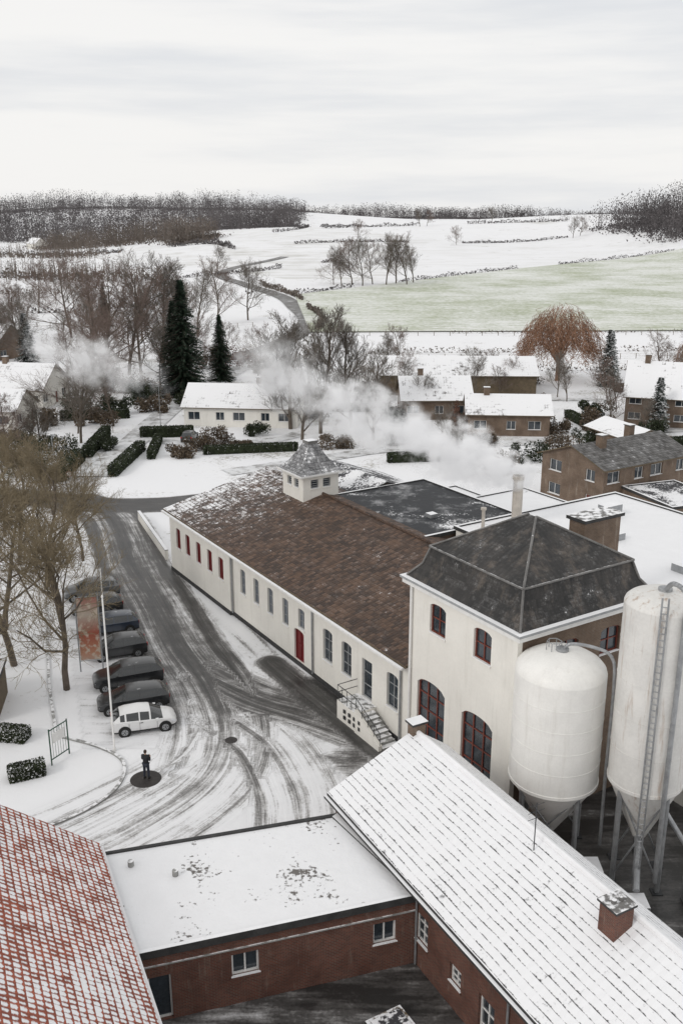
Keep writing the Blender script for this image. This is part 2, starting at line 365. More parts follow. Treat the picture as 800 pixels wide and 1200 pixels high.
def build_yard():
    xs=np.arange(-46,26.01,.25);ys=np.arange(14,112.01,.25);X,Y=np.meshgrid(xs,ys)
    cover=np.zeros(X.shape);SX=np.zeros(X.shape);SY=np.zeros(X.shape)
    def addpath(pts,w,edge,val,tr=None):
        nonlocal cover,SX,SY
        p=catmull(pts);d,s,l=pathdist(X,Y,p)
        c=val*(1-sst(w-edge*.5,w+edge*.5,d))
        if tr is not None: c=c*tr(l,s)
        m=c>cover;SX=np.where(m,s,SX);SY=np.where(m,l,SY);cover=np.where(m,c,cover)
    main=[(-29,99.5),(-24.5,95),(-21.5,88),(-18.9,80.4),(-15.2,71.5),(-11.8,63),(-9,57),(-7.3,51.5),(-7.4,46.5),(-9.9,42.3),(-14,38.5),(-20,35)]
    addpath(main,3.4,1.6,.88,lambda l,s:(.86+.18*np.cos(l*2.2))*(1-.50*sst(44,58,s)))
    addpath([(-46,104),(-34,101),(-26,98.5),(-19,98.8),(-12,101.5)],2.8,1.0,.92)
    addpath([(-30,97),(-31,106),(-30,114)],2.0,1.,.5)
    addpath([(-9.5,59),(-5.5,55.5),(-2,53.5),(1,51.5)],2.3,2.4,.72)
    addpath([(-8,54),(-4.5,50),(-2.5,45),(-2,41)],3.0,2.5,.48,lambda l,s:.82+.30*np.cos(l*3.1))
    addpath([(-8.5,53),(-9.3,48.5),(-12.2,44.5),(-17,40)],1.8,1.6,.42,lambda l,s:.75+.35*np.cos(l*4))
    addpath([(-12,58),(-10.2,52),(-9.8,47)],1.1,1.2,.38)
    addpath([(2.5,48.6),(0,52.6),(-5,60.5)],1.1,.8,.95)
    addpath([(-2.2,56.6),(-.4,53.8)],1.8,1.4,.92)
    addpath([(-15.5,82),(-11.5,74),(-6.5,65.5),(-3.5,59)],.28,.3,.36);addpath([(-17,81),(-12.8,73),(-8.2,65.5),(-5.2,60)],.28,.3,.33)
    d=(np.abs(X+.33*(Y-50)+12.3)<3.2)&(Y>49)&(Y<78)
    c=np.where(d,.24,0);m=c>cover;cover=np.where(m,c,cover)
    m2=m;SX=np.where(m2,X,SX);SY=np.where(m2,Y*.4,SY)
    def rect(mx,my,a,hx,hy,val):
        nonlocal cover,SX,SY
        ca,sa=math.cos(a),math.sin(a);lx=(X-mx)*ca+(Y-my)*sa;ly=-(X-mx)*sa+(Y-my)*ca
        dd=np.maximum(np.abs(lx)-hx,np.abs(ly)-hy);c=val*(1-sst(-.6,.3,dd));m=c>cover
        SX=np.where(m,X*2,SX);SY=np.where(m,Y*.4,SY);cover=np.where(m,c,cover)
    rect(0,24,R(26),7.5,9,.84);rect(15,34,R(28),9.5,11,.93)
    rect(2.5,46.3,R(32),2.2,4,.6)
    v=np.stack([X.ravel(),Y.ravel(),np.full(X.size,.012)],1);ny,nx=X.shape
    i=np.arange(nx*ny).reshape(ny,nx); f=np.stack([i[:-1,:-1].ravel(),i[:-1,1:].ravel(),i[1:,1:].ravel(),i[1:,:-1].ravel()],1)
    me=bpy.data.meshes.new('road');me.from_pydata(v.tolist(),[],f.tolist());me.materials.append(M['ground'])
    a=me.attributes.new('cover','FLOAT','POINT');a.data.foreach_set('value',cover.ravel().astype(np.float32))
    a=me.attributes.new('sd','FLOAT_VECTOR','POINT');a.data.foreach_set('vector',np.stack([SX.ravel(),SY.ravel(),SX.ravel()*0],1).ravel().astype(np.float32))
    o=bpy.data.objects.new('road',me);S.collection.objects.link(o)
build_yard()

def ribbon(name,pts,w,mat,zo=.05,n=12):
    p=catmull(pts,n);mb=MB();t=np.gradient(p,axis=0);t/=np.linalg.norm(t,axis=1)[:,None];nn=np.stack([-t[:,1],t[:,0]],1)
    A=p+nn*w/2;B=p-nn*w/2;C=p
    za=terr(A[:,0],A[:,1])+zo;zb=terr(B[:,0],B[:,1])+zo;zc=terr(C[:,0],C[:,1])+zo
    for i in range(len(p)-1):
        mb.face([(*B[i],zb[i]),(*B[i+1],zb[i+1]),(*C[i+1],zc[i+1]),(*C[i],zc[i])],mat)
        mb.face([(*C[i],zc[i]),(*C[i+1],zc[i+1]),(*A[i+1],za[i+1]),(*A[i],za[i])],mat)
    return mb.obj(name)
m,nt,b=newmat('country_road');P=pos(nt)
c=mixc(nt,mapr(nt,noise(nt,P,.35,6,.7),.30,.52),(.42,.42,.43),(.10,.095,.09));nt.links.new(c,b.inputs['Base Color']);M['croad']=m
m,nt,b=newmat('snowy_lane');P=pos(nt)
c=mixc(nt,mapr(nt,noise(nt,P,.5,6,.7),.42,.68),(.72,.73,.74),(.22,.21,.20));nt.links.new(c,b.inputs['Base Color']);M['lane']=m
ribbon('road',[(-30,110),(-29,125),(-28.3,143),(-27,160),(-23,182),(-19,205)],4.0,M['lane'],.12)
ribbon('road',[(-40,206),(-24,210),(-15,226),(-10,245),(-9.5,268),(-14,295),(-20,325),(-36,370),(-52,420),(-50,470),(-30,520)],5.2,M['croad'],.2)
ribbon('road',[(-90,198),(-70,196),(-52,186),(-38,176),(-27,168)],3.2,M['croad'],.10)
ribbon('driveway',[(-29,132),(-24,128.5),(-16,127.5),(-9,130),(-6,134)],2.6,M['lane'],.08)
ribbon('driveway',[(-14,112),(-4,118),(6,124),(16,126),(28,129),(40,134),(56,138)],3.2,M['lane'],.08)
ribbon('driveway',[(6,124),(8,140),(8,160),(24,161),(45,160)],2.6,M['lane'],.07)

def green_field():
    m,nt,b=newmat('winter_crop_field');P=pos(nt)
    rot=nd(nt,'ShaderNodeMapping',None,{'Vector':P,'Rotation':(0,0,R(-28)),'Scale':(.05,1.1,1)}).outputs[0]
    st=noise(nt,rot,1.,4,.6);n=noise(nt,P,.035,6,.65);fi=noise(nt,P,.7,6,.8)
    v=mt(nt,'ADD',mt(nt,'MULTIPLY',st,.40),mt(nt,'ADD',mt(nt,'MULTIPLY',n,.55),mt(nt,'MULTIPLY',fi,.55)))
    g=mixc(nt,noise(nt,P,.03,3),(.23,.27,.14),(.36,.40,.25))
    c=mixc(nt,mapr(nt,v,.55,.90),g,(.76,.77,.75));nt.links.new(c,b.inputs['Base Color']);b.inputs['Roughness'].default_value=.9
    top=catmull([(-16,330),(20,378),(60,425),(120,475),(200,525),(290,560)],10);bot=np.array([(-8,243),(250,250)])
    mb=MB();n=60;vs=[];fs=[];K=30
    for i in range(n+1):
        t=i/n;k=t*(len(top)-1);j=min(int(k),len(top)-2);tp=top[j]+(top[j+1]-top[j])*(k-j);bp=bot[0]+(bot[1]-bot[0])*t
        for q in range(K+1):
            p=bp+(tp-bp)*q/K;vs.append((p[0],p[1],float(terr(p[0],p[1]))+.3))
    for i in range(n):
        for q in range(K):
            a=i*(K+1)+q;fs.append((a,a+K+1,a+K+2,a+1))
    mb.mesh(vs,fs,m);mb.obj('field',smooth=True)
green_field()

# ------------------------------------------------------------------ main white factory (x: away from yard, y: to the far end)
BO=(3.7,49.4,0.);BA=R(32.2)
fac=empty('white_factory_building')
W=MB(BO,BA);G=MB(BO,BA);RF=MB(BO,BA)
def ops_long(lst,L0): return [dict(s=L0-t,w=w,z0=a,z1=b_,**ex) for t,w,a,b_,ex in lst]
gw=dict(fm=M['greyframe'],gm=M['blueglass'],cols=2,rows=3,arch=.12,t=.06)
nw=dict(fm=M['greyframe'],gm=M['glass'],cols=2,rows=3,arch=.18,t=.06)
L=22.9
wall(W,G,(0,22.9),(0,-.6),0.35,5.6,ops_long([(1.3,1.15,1.9,4.2,nw),(4.0,1.1,1.3,3.95,dict(fm=M['greyframe'],gm=M['glass'],cols=1,rows=3)),(6.35,1.15,1.9,4.2,nw),(8.65,1.15,1.9,4.2,nw),
    (12.45,1.35,.36,2.75,dict(fm=M['red'],gm=M['red'],cols=2,rows=2,arch=.2)),(14.35,.85,2.4,4.4,gw),(12.1,.85,2.95,4.4,gw),(16.6,.85,2.4,4.4,gw),(18.8,.85,2.4,4.4,gw),(21.,.85,2.4,4.4,gw)],L),M['white'])
rw=dict(fm=M['red'],gm=M['red'],cols=2,rows=1,arch=.1)
wall(W,G,(-.18,34.8),(-.18,22.9),0.35,5.6,ops_long([(24.5-22.9,.9,2.5,4.35,rw),(26.6-22.9,.9,2.5,4.35,rw),(28.8-22.9,.9,2.5,4.35,rw),(31.-22.9,.9,2.5,4.35,rw),(33.-22.9,.9,2.5,4.35,rw)],11.9),M['white'])
wall(W,G,(-.18,22.9),(0,22.9),.35,5.6,[],M['white'])
wall(W,G,(19,34.8),(-.18,34.8),0,5.6,[],M['white']);wall(W,G,(19,9),(19,34.8),0,5.6,[],M['white'])
W.face([(-.18,34.8,5.6),(9.5,34.8,7.8),(19,34.8,5.6)][::-1],M['white'])
W.box(-.06,.3,-.6,22.9,0,.35,M['plinth']);W.box(-.24,.1,22.9,34.86,0,.35,M['plinth'])
gable(RF,-.18,19,-.33,34.8,5.6,7.8,M['brown_tile'],over=.38,th=.16,ms=M['wood'],xr=9.5)
RF.tube((9.5,-.2,8.0),(9.5,35.1,8.0),.13,M['brown_tile'],8)
RF.box(-.78,-.60,-.6,35.15,5.42,5.56,M['white2'],M['snow'])
for y in (22.7,10.45,.35): RF.tube((-.12,y,.3),(-.12,y,5.0),.07,M['metal']);RF.tube((-.12,y,5.0),(-.66,y,5.42),.07,M['metal'])
W.obj('walls',fac);G.obj('windows',fac);RF.obj('roof',fac)
C=MB(BO,BA);CW=MB(BO,BA)
cx,cy=9.3,26.6;hc=1.7
for p,q in (((-1,-1),(1,-1)),((1,-1),(1,1)),((1,1),(-1,1)),((-1,1),(-1,-1))):
    wall(C,CW,(cx+p[0]*hc,cy+p[1]*hc),(cx+q[0]*hc,cy+q[1]*hc),7.2,9.7,[dict(s=1.12,w=.75,z0=8.55,z1=9.3,cols=1,rows=4,fm=M['greyframe']),dict(s=2.28,w=.75,z0=8.55,z1=9.3,cols=1,rows=4,fm=M['greyframe'])],M['white'])
CR=MB(BO,BA);pc=[(-2.0,-2.0),(2.0,-2.0),(2.0,2.0),(-2.0,2.0)]
CR.box(cx-2.1,cx+2.1,cy-2.1,cy+2.1,9.66,9.8,M['white2'],M['snow'])
prof=[(2.05,9.803),(1.35,10.4),(.85,11.2),(.45,12.0)]
for (r0,z0),(r1,z1) in zip(prof,prof[1:]):
    for i in range(4):
        a,b_=pc[i],pc[(i+1)%4];CR.face([(cx+a[0]/2*r0,cy+a[1]/2*r0,z0),(cx+b_[0]/2*r0,cy+b_[1]/2*r0,z0),(cx+b_[0]/2*r1,cy+b_[1]/2*r1,z1),(cx+a[0]/2*r1,cy+a[1]/2*r1,z1)],M['cup'])
CR.box(cx-.45,cx+.45,cy-.45,cy+.45,11.98,12.25,M['lead'],M['snow'])
C.obj('cupola_walls',fac);CW.obj('cupola_louvres',fac);CR.obj('cupola_roof',fac)
ST=MB(BO,BA)
ST.box(-1.55,-.01,2.9,5.0,0,1.28,M['white'],M['kerb'])
n=8
for i in range(n):
    z=1.28*(1-(i+1)/(n+1)); y1=2.9-i*.33;ST.box(-1.35,-.25,y1-.33,y1-.003,0.02,z,M['kerb'],M['snow'] if i%3==1 else M['kerb'])
ST.hexa([(-1.62,.3,0),(-1.38,.3,0),(-1.38,2.9,0),(-1.62,2.9,0)],[(-1.62,.3,.35),(-1.38,.3,.35),(-1.38,2.9,1.55),(-1.62,2.9,1.55)],M['white'])
for i in range(4):
    for j in range(2): ST.box(-1.65,-1.6,2.3+.55*i,2.5+.55*i,.35+.42*j,.58+.42*j,M['plinth'])
x=-1.5;pts=[(x,5.0,1.28),(x,2.9,1.28),(x,.35,.12)]
for p,q in zip(pts,pts[1:]):
    for h in (.5,1.0): ST.tube((p[0],p[1],p[2]+h),(q[0],q[1],q[2]+h),.025,M['darkmetal'],6)
    for k in range(5):
        t=k/4;ST.tube((x,p[1]+(q[1]-p[1])*t,p[2]+(q[2]-p[2])*t),(x,p[1]+(q[1]-p[1])*t,p[2]+(q[2]-p[2])*t+1.),.02,M['darkmetal'],6)
ST.tube((-1.5,5,1.78),(-.05,5,1.78),.025,M['darkmetal'],6);ST.tube((-1.5,5,2.28),(-.05,5,2.28),.025,M['darkmetal'],6)
ST.obj('entrance_stairs',fac)

# ---- tower
tw=empty('brewery_tower_building');W=MB(BO,BA);G=MB(BO,BA);RF=MB(BO,BA)
TX,TY,T0=8.8,-9.4,-.6
bigw=dict(fm=M['redframe'],gm=M['glass'],cols=3,rows=4,arch=.45,t=.1);smw=dict(fm=M['redframe'],gm=M['glass'],cols=2,rows=2,arch=.22,t=.08)
wall(W,G,(-.25,T0),(-.25,TY),0,11,[dict(s=2.1,w=2.45,z0=1.6,z1=5.45,**bigw),dict(s=6.0,w=2.45,z0=1.4,z1=5.3,**bigw),dict(s=2.5,w=1.35,z0=8.45,z1=10.2,**smw),dict(s=6.15,w=1.35,z0=8.45,z1=10.2,**smw)],M['white'])
wall(W,G,(-.25,TY),(TX,TY),0,11,[dict(s=3.3,w=1.4,z0=8.4,z1=9.9,**smw),dict(s=6.3,w=1.4,z0=8.4,z1=9.9,**smw)],M['brick2'])
wall(W,G,(TX,TY),(TX,T0),0,11,[],M['brick2']);wall(W,G,(TX,T0),(-.25,T0),0,11,[],M['white'])
W.box(-.45,-.15,TY-.1,TY+.25,0,10.7,M['white'])
RF.box(-.6,TX+.3,TY-.35,T0+.3,10.72,11.0,M['white2'],M['snow'])
RF.box(-.72,TX+.4,TY-.47,T0+.4,11.003,11.13,M['greyframe'],M['snow'])
x0,x1,y0,y1=-.42,TX+.17,TY-.17,T0+.12
prof=[(0,11.135),(.6,11.9),(.95,12.9)]
def rect_at(ins,z): return [(x0+ins,y0+ins,z),(x1-ins,y0+ins,z),(x1-ins,y1-ins,z),(x0+ins,y1-ins,z)]
for (a,za),(b_,zb) in zip(prof,prof[1:]):
    A=rect_at(a,za);Bq=rect_at(b_,zb)
    for i in range(4): RF.face([A[i],A[(i+1)%4],Bq[(i+1)%4],Bq[i]],M['slate'])
A=rect_at(.85,12.9);cxm=(x0+x1)/2;cym=(y0+y1)/2;r0,r1=(cxm,cym-.3,15.0),(cxm,cym+.3,15.0)
RF.face([A[0],A[1],r0],M['slate']);RF.face([A[1],A[2],r1,r0],M['slate']);RF.face([A[2],A[3],r1],M['slate']);RF.face([A[3],A[0],r0,r1],M['slate'])
for i,rr in ((0,r0),(1,r0),(2,r1),(3,r1)): RF.tube(A[i],rr,.07,M['lead'],6);RF.tube(rect_at(0,11.15)[i],rect_at(.6,11.9)[i],.07,M['lead'],6);RF.tube(rect_at(.6,11.9)[i],rect_at(.92,12.92)[i],.07,M['lead'],6)
for i in range(4): RF.tube(A[i],A[(i+1)%4],.06,M['lead'],6)
RF.box(9.3,12.2,-4.1,-2.9,7.5,13.4,M['brick2']);RF.box(9.15,12.35,-4.25,-2.75,13.403,13.6,M['plinth'],M['lead'])
RF.tube((-.36,T0-.25,.2),(-.36,T0-.25,10.6),.08,M['white2'])
W.obj('walls',tw);G.obj('windows',tw);RF.obj('roof',tw)

def block(name,x0,x1,y0,y1,z,wm,rm,o=BO,a=BA,z0=0,edge=True,extras=()):
    e=empty(name);m1=MB(o,a);m1.box(x0,x1,y0,y1,z0,z-.12,wm);m1.obj('walls',e)
    m2=MB(o,a);m2.box(x0-.1,x1+.1,y0-.1,y1+.1,z-.118,z,M['plinth'],rm)
    if edge:
        for q in ((x0-.14,x0+.1,y0-.14,y1+.14),(x1-.1,x1+.14,y0-.14,y1+.14),(x0+.11,x1-.11,y0-.14,y0+.1),(x0+.11,x1-.11,y1-.1,y1+.14)): m2.box(*q,z-.15,z+.12,M['plinth'],M['snow'])
    for (ax,ay,sx,sy,h) in extras: m2.box(ax-sx/2,ax+sx/2,ay-sy/2,ay+sy/2,z,z+h,M['metal'],M['snow'])
    m2.obj('roof',e);return e
block('warehouse_building',13.2,30,-7,12.,8.,M['white'],M['snowflat2'],extras=[(17,8,1.2,1.2,.5),(21,4,1.2,1.2,.5),(25,8,1.6,1.,.9),(20,-3,1.2,1.2,.5)])
block('warehouse_building',10.3,20,12.3,25.,7.6,M['brick2'],M['darkflat'],extras=[(14,16,.7,.7,.3)])
e=empty('warehouse_building');a=MB(BO,BA);a.box(11,21,25.2,34,0,6.2,M['brick2']);a.obj('walls',e);a=MB(BO,BA)
gable(a,11,21,25.3,34,6.2,7.9,M['patchflat'],over=.3,ms=M['plinth'],wallm=M['brick2']);a.obj('roof',e)
block('warehouse_building',22,34,14,27,4.2,M['brick2'],M['snowflat2'],extras=[(26,20,1,1,.4)])
block('garage_building',24,31,27.6,34,3.2,M['brick2'],M['snowflat2'])
M['flue']=smat('stainless_flue',(.50,.46,.41),.45,.2,2.,metal=.2,streak=.3)
f=MB();f.lathe([(.55,7.9),(.55,8.15),(.38,8.17),(.38,11.5),(.46,11.52),(.46,11.8),(.32,11.8),(.32,10.5),(0,10.5)],13,67.2,M['flue'],20);f.obj('steam_chimney',smooth=True)
f=MB();f.lathe([(.2,7.5),(.13,7.55),(.13,9.4),(.22,9.45),(.22,9.6),(0,9.65)],10.4,66.3,M['flue'],12);f.obj('vent_pipe',smooth=True)

# ------------------------------------------------------------------ silos
def silo(cx,cy,r,zb,zt,zc,name,m,dome=.9,ladder_a=None,feet=0.):
    e=empty(name);b=MB()
    b.lathe([(.22,zc),(.30,zc+.02),(r*.98,zb-.05)],cx,cy,m,56);b.lathe([(r*.98,zb-.052),(r+.03,zb-.05),(r+.03,zb+.1),(r,zb+.102)],cx,cy,m,56)
    nz_=5
    b.lathe([(r,zb+.1+(zt-zb-.1)*i/nz_) for i in range(nz_+1)],cx,cy,m,56)
    for i in range(1,nz_): z=zb+.1+(zt-zb-.1)*i/nz_;b.lathe([(r-.01,z-.02),(r+.012,z-.018),(r+.012,z+.018),(r-.01,z+.02)],cx,cy,m,56)
    b.lathe([(r,zt),(r*.97,zt+dome*.22),(r*.88,zt+dome*.45),(r*.7,zt+dome*.69),(r*.45,zt+dome*.87),(r*.2,zt+dome*.97),(.0,zt+dome)],cx,cy,m,56)
    b.obj('tank',e,smooth=True)
    d=MB()
    for i in range(4):
        a=R(45+i*90-18);x,y=cx+r*.86*math.cos(a),cy+r*.86*math.sin(a);d.tube((x,y,feet),(x,y,zb+.6),.13,M['metal'],10);d.box(x-.25,x+.25,y-.25,y+.25,feet,feet+.06,M['darkmetal'])
        a2=R(45+(i+1)*90-18);x2,y2=cx+r*.86*math.cos(a2),cy+r*.86*math.sin(a2)
        d.tube((x,y,zb-.3),(x2,y2,feet+.5),.045,M['metal'],6);d.tube((x2,y2,zb-.3),(x,y,feet+.5),.045,M['metal'],6);d.tube((x,y,zb-.6),(x2,y2,zb-.6),.06,M['metal'],6)
    d.tube((cx,cy,zc+.05),(cx,cy,max(.4,zc-1.)),.2,M['darkmetal'],12)
    d.obj('support_legs',e)
    t=MB()
    t.lathe([(.3,zt+dome-.12),(.3,zt+dome+.1),(.0,zt+dome+.12)],cx,cy,M['metal'],16)
    if ladder_a is not None:
        a=R(ladder_a);dx,dy=math.cos(a),math.sin(a);px,py=-dy,dx
        for s in (-.13,.13): t.tube((cx+dx*(r+.12)+px*s,cy+dy*(r+.12)+py*s,feet+.8),(cx+dx*(r+.12)+px*s,cy+dy*(r+.12)+py*s,zt+.9),.04,M['metal'],6)
        z=feet+1
        while z<zt+.8:
            t.tube((cx+dx*(r+.12)+px*-.13,cy+dy*(r+.12)+py*-.13,z),(cx+dx*(r+.12)+px*.13,cy+dy*(r+.12)+py*.13,z),.025,M['metal'],5);z+=.3
    t.obj('ladder_and_fittings',e);return e,t
silo(10.25,40.1,2.12,4.1,9.75,1.1,'grain_silo',M['silo'],dome=1.0)
silo(13.95,38.0,1.66,5.3,14.0,2.2,'grain_silo',M['silor'],dome=.6,ladder_a=-108)
p=MB()
def poly(mb,pts,r,m,seg=10,n=5):
    c=catmull([q for q in pts],n) if len(pts)>2 else pts
    for a,b_ in zip(c,c[1:]): mb.tube(tuple(a),tuple(b_),r,m,seg)
poly(p,[(10.25,40.1,10.7),(10.6,40.,11.1),(11.6,39.6,11.1),(12.3,39.2,10.8),(12.45,39.0,9.5),(12.45,39.0,5),(12.45,38.9,1)],.08,M['metal'])
poly(p,[(14.25,36.2,1.),(14.25,36.2,8),(14.25,36.2,14),(14.3,36.5,15.0),(14.0,37.2,15.2),(13.9,37.9,14.6)],.11,M['metal'])
for k in range(6):
    a=k*math.pi/3;p.tube((9.9+.35*math.cos(a),40.3+.35*math.sin(a),10.6),(9.9+.35*math.cos(a),40.3+.35*math.sin(a),11.1),.02,M['metal'],5)
    p.tube((9.9+.35*math.cos(a),40.3+.35*math.sin(a),11.1),(9.9+.35*math.cos(a+1.047),40.3+.35*math.sin(a+1.047),11.1),.02,M['metal'],5)
p.obj('silo_filling_pipe')
q=MB();poly(q,[(13.9,38.,2.4),(13.2,35.5,1.1)],.16,M['metal'],12);q.box(12.6,13.6,34.6,35.6,.02,.9,M['metal'],M['snow']);q.box(11.0,12.0,36.5,37.6,.02,1.3,M['silo'],M['snow'])
q.tube((10.2,40.1,1.0),(11.6,37.2,.9),.14,M['metal'],12);q.box(15.6,17.2,35.4,36.4,.02,1.5,M['metal'],M['snow']);q.tube((16.4,35.9,1.5),(14.4,37.6,4.6),.12,M['metal'],12);q.obj('screw_conveyor')
for i,(x,y,h,r_) in enumerate([(9.3,37.3,.95,.3),(9.95,37.1,.95,.3),(15.9,33.6,1.1,.35),(17.0,32.9,1.1,.35),(14.9,32.2,.9,.3)]):
    q=MB();q.lathe([(0,.02),(r_*.9,.02),(r_,.1),(r_,h*.33),(r_*1.04,h*.35),(r_,h*.37),(r_,h-.08),(r_*.95,h),(0,h)],x,y,M['darkmetal'] if i%2 else M['silor'],18);q.obj('metal_barrel',smooth=True)
q=MB((17.4,30.2,0),R(40))
for k in range(4):
    for s in (0,.5,1.0): q.box(s,s+.1,0,1.2,.02+.14*k,.10+.14*k,M['wood'])
    for s in range(6): q.box(0,1.1,s*.22,s*.22+.12,.102+.14*k,.13+.14*k,M['wood'],M['snow'] if k==3 else M['wood'])
q.obj('stack_of_pallets')
e=empty('storage_shed');a=MB((19.5,41,0),R(30));a.box(0,8,0,12,0,4.2,M['white']);a.box(-.2,8.2,-.2,12.2,4.203,4.4,M['plinth'],M['snow']);a.obj('walls_and_roof',e)
e=empty('storage_shed');a=MB((15.0,26.2,0),R(28));a.box(0,3,0,3.4,0,2.2,M['brick']);a.box(-.15,3.15,-.15,3.55,2.203,2.34,M['plinth'],M['snow']);a.obj('walls_and_roof',e)

# ------------------------------------------------------------------ foreground buildings
FO=(-.28,38.6,0.);FA=R(28.4)
e=empty('brick_house');W=MB(FO,FA);G=MB(FO,FA);RF=MB(FO,FA)
sw=dict(cols=2,rows=3,t=.07,fm=M['white2'])
wall(W,G,(0,0),(0,-24),0,4,[dict(s=7.5,w=.9,z0=1.3,z1=2.7,**sw),dict(s=9.9,w=.75,z0=1.2,z1=2.1,**sw),dict(s=11.9,w=.95,z0=.05,z1=2.2,**sw),dict(s=14,w=.9,z0=1.2,z1=2.4,**sw)],M['brick'])
wall(W,G,(0,-24),(6.2,-24),0,4,[],M['brick']);wall(W,G,(6.2,-24),(6.2,0),0,4.7,[],M['brick']);wall(W,G,(6.2,0),(0,0),0,4,[],M['brick'])
gable(RF,0,6.2,-24,0,4,5.9,M['snow_tile'],over=.3,th=.16,ms=M['plinth'],wallm=M['brick'],xr=4.5,ze2=4.7)
RF.tube((4.5,-24.3,6.08),(4.5,.3,6.08),.13,M['snow'],8)
RF.box(-.46,-.31,-24.2,.3,3.78,3.9,M['plinth'],M['snow'])
for y in (-7.2,-13.2): RF.tube((-.08,y,.1),(-.08,y,3.4),.05,M['metal']);RF.tube((-.08,y,3.4),(-.38,y,3.8),.05,M['metal'])
RF.box(3.3,4.15,-14.6,-13.8,4.8,6.75,M['brick']);RF.box(3.22,4.23,-14.68,-13.72,6.753,6.85,M['plinth'],M['lead'])
for dx in (3.55,3.9): RF.tube((dx,-14.2,6.85),(dx,-14.2,7.0),.1,M['lead'],10)
RF.box(4.2,4.9,-.1,.4,5.6,6.5,M['brick2']);RF.box(4.1,5.0,-.2,.5,6.503,6.62,M['plinth'],M['snow'])
RF.tube((3.9,-9.5,5.7),(3.9,-9.5,8.0),.025,M['darkmetal'],6)
for k,zz in enumerate((7.3,7.6,7.9)): RF.tube((3.5,-9.5,zz),(4.3,-9.5,zz),.012,M['darkmetal'],5)
W.obj('walls',e);G.obj('windows',e);RF.obj('roof',e)
e=empty('flat_roof_building');W=MB();G=MB();RF=MB()
FL,FR,NR,NL=(-10.5,34.9),(-.35,37.7),(3.1,32.4),(-7.7,29.15)
wd=dict(cols=2,rows=1,t=.08,fm=M['white2'])
wall(W,G,NL,NR,0,3.2,[dict(s=.75,w=.9,z0=.05,z1=2.15,cols=1,rows=1),dict(s=4.1,w=1.1,z0=1.35,z1=2.4,**wd),dict(s=9.9,w=1.0,z0=1.35,z1=2.4,**wd)],M['brick'])
wall(W,G,FR,FL,0,3.2,[],M['brick']);wall(W,G,NR,FR,0,3.2,[],M['brick']);wall(W,G,FL,NL,0,3.2,[],M['brick'])
def ins(p,k):
    c=(sum(q[0] for q in (FL,FR,NR,NL))/4,sum(q[1] for q in (FL,FR,NR,NL))/4);d=(p[0]-c[0],p[1]-c[1]);l=math.hypot(*d);return (p[0]+d[0]/l*k,p[1]+d[1]/l*k)
q=[NL,NR,FR,FL];out=[ins(p,.22) for p in q];inn=[ins(p,-.12) for p in q]
RF.hexa([(*p,3.2) for p in inn],[(*p,3.42) for p in inn],M['plinth'],M['snowflat'])
for i in range(4):
    j=(i+1)%4;RF.hexa([(*out[i],3.15),(*out[j],3.15),(*inn[j],3.15),(*inn[i],3.15)],[(*out[i],3.5),(*out[j],3.5),(*inn[j],3.5),(*inn[i],3.5)],M['plinth'],M['snow'] if i!=2 else M['plinth'])
for x,y in ((-9.0,34.2),(-7.0,33.6)): RF.tube((x,y,3.3),(x,y,3.68),.13,M['kerb'],12)
W.hexa([(NL[0]+.02,NL[1]-.05,2.66),(NR[0]+.02,NR[1]-.05,2.66),(NR[0],NR[1]+.03,2.66),(NL[0],NL[1]+.03,2.66)],[(NL[0]+.02,NL[1]-.05,2.72),(NR[0]+.02,NR[1]-.05,2.72),(NR[0],NR[1]+.03,2.72),(NL[0],NL[1]+.03,2.72)],M['kerb'])
W.obj('walls',e);G.obj('windows',e);RF.obj('roof',e)
h=MB((1.9,28.9,0),R(30));h.box(-.8,.8,-.6,.6,.01,.35,M['darkmetal'],M['wood']);h.box(-.65,.65,-.45,.45,.352,.40,M['metal'],M['patchflat']);h.obj('cellar_hatch')
RO=(-10.4,34.8,0.);RA=R(24.3)
e=empty('brick_house');W=MB(RO,RA);G=MB(RO,RA);RF=MB(RO,RA)
wall(W,G,(-.35,-20),(-.35,0),0,3.8,[],M['brick']);wall(W,G,(-10,-20),(-.35,-20),0,3.8,[],M['brick'])
wall(W,G,(-10,0),(-10,-20),0,3.8,[],M['brick']);wall(W,G,(-.35,0),(-10,0),0,3.8,[],M['brick'])
gable(RF,-10.3,-.3,-20,0,4.0,8.0,M['red_tile'],over=.3,th=.16,ms=M['redframe'],wallm=M['brick'])
RF.box(-.0,.14,-20,.3,3.62,3.74,M['metal'],M['snow'])
RF.tube((-5.3,-20.3,8.2),(-5.3,.3,8.2),.14,M['red_tile'],8)
RF.tube((-4.2,-2.6,7.2),(-4.2,-2.6,8.2),.16,M['metal'],14);RF.lathe([(.3,8.2),(.3,8.28),(.1,8.5),(0,8.5)],-4.2,-2.6,M['metal'],16)
W.obj('walls',e);G.obj('windows',e);RF.obj('roof',e)

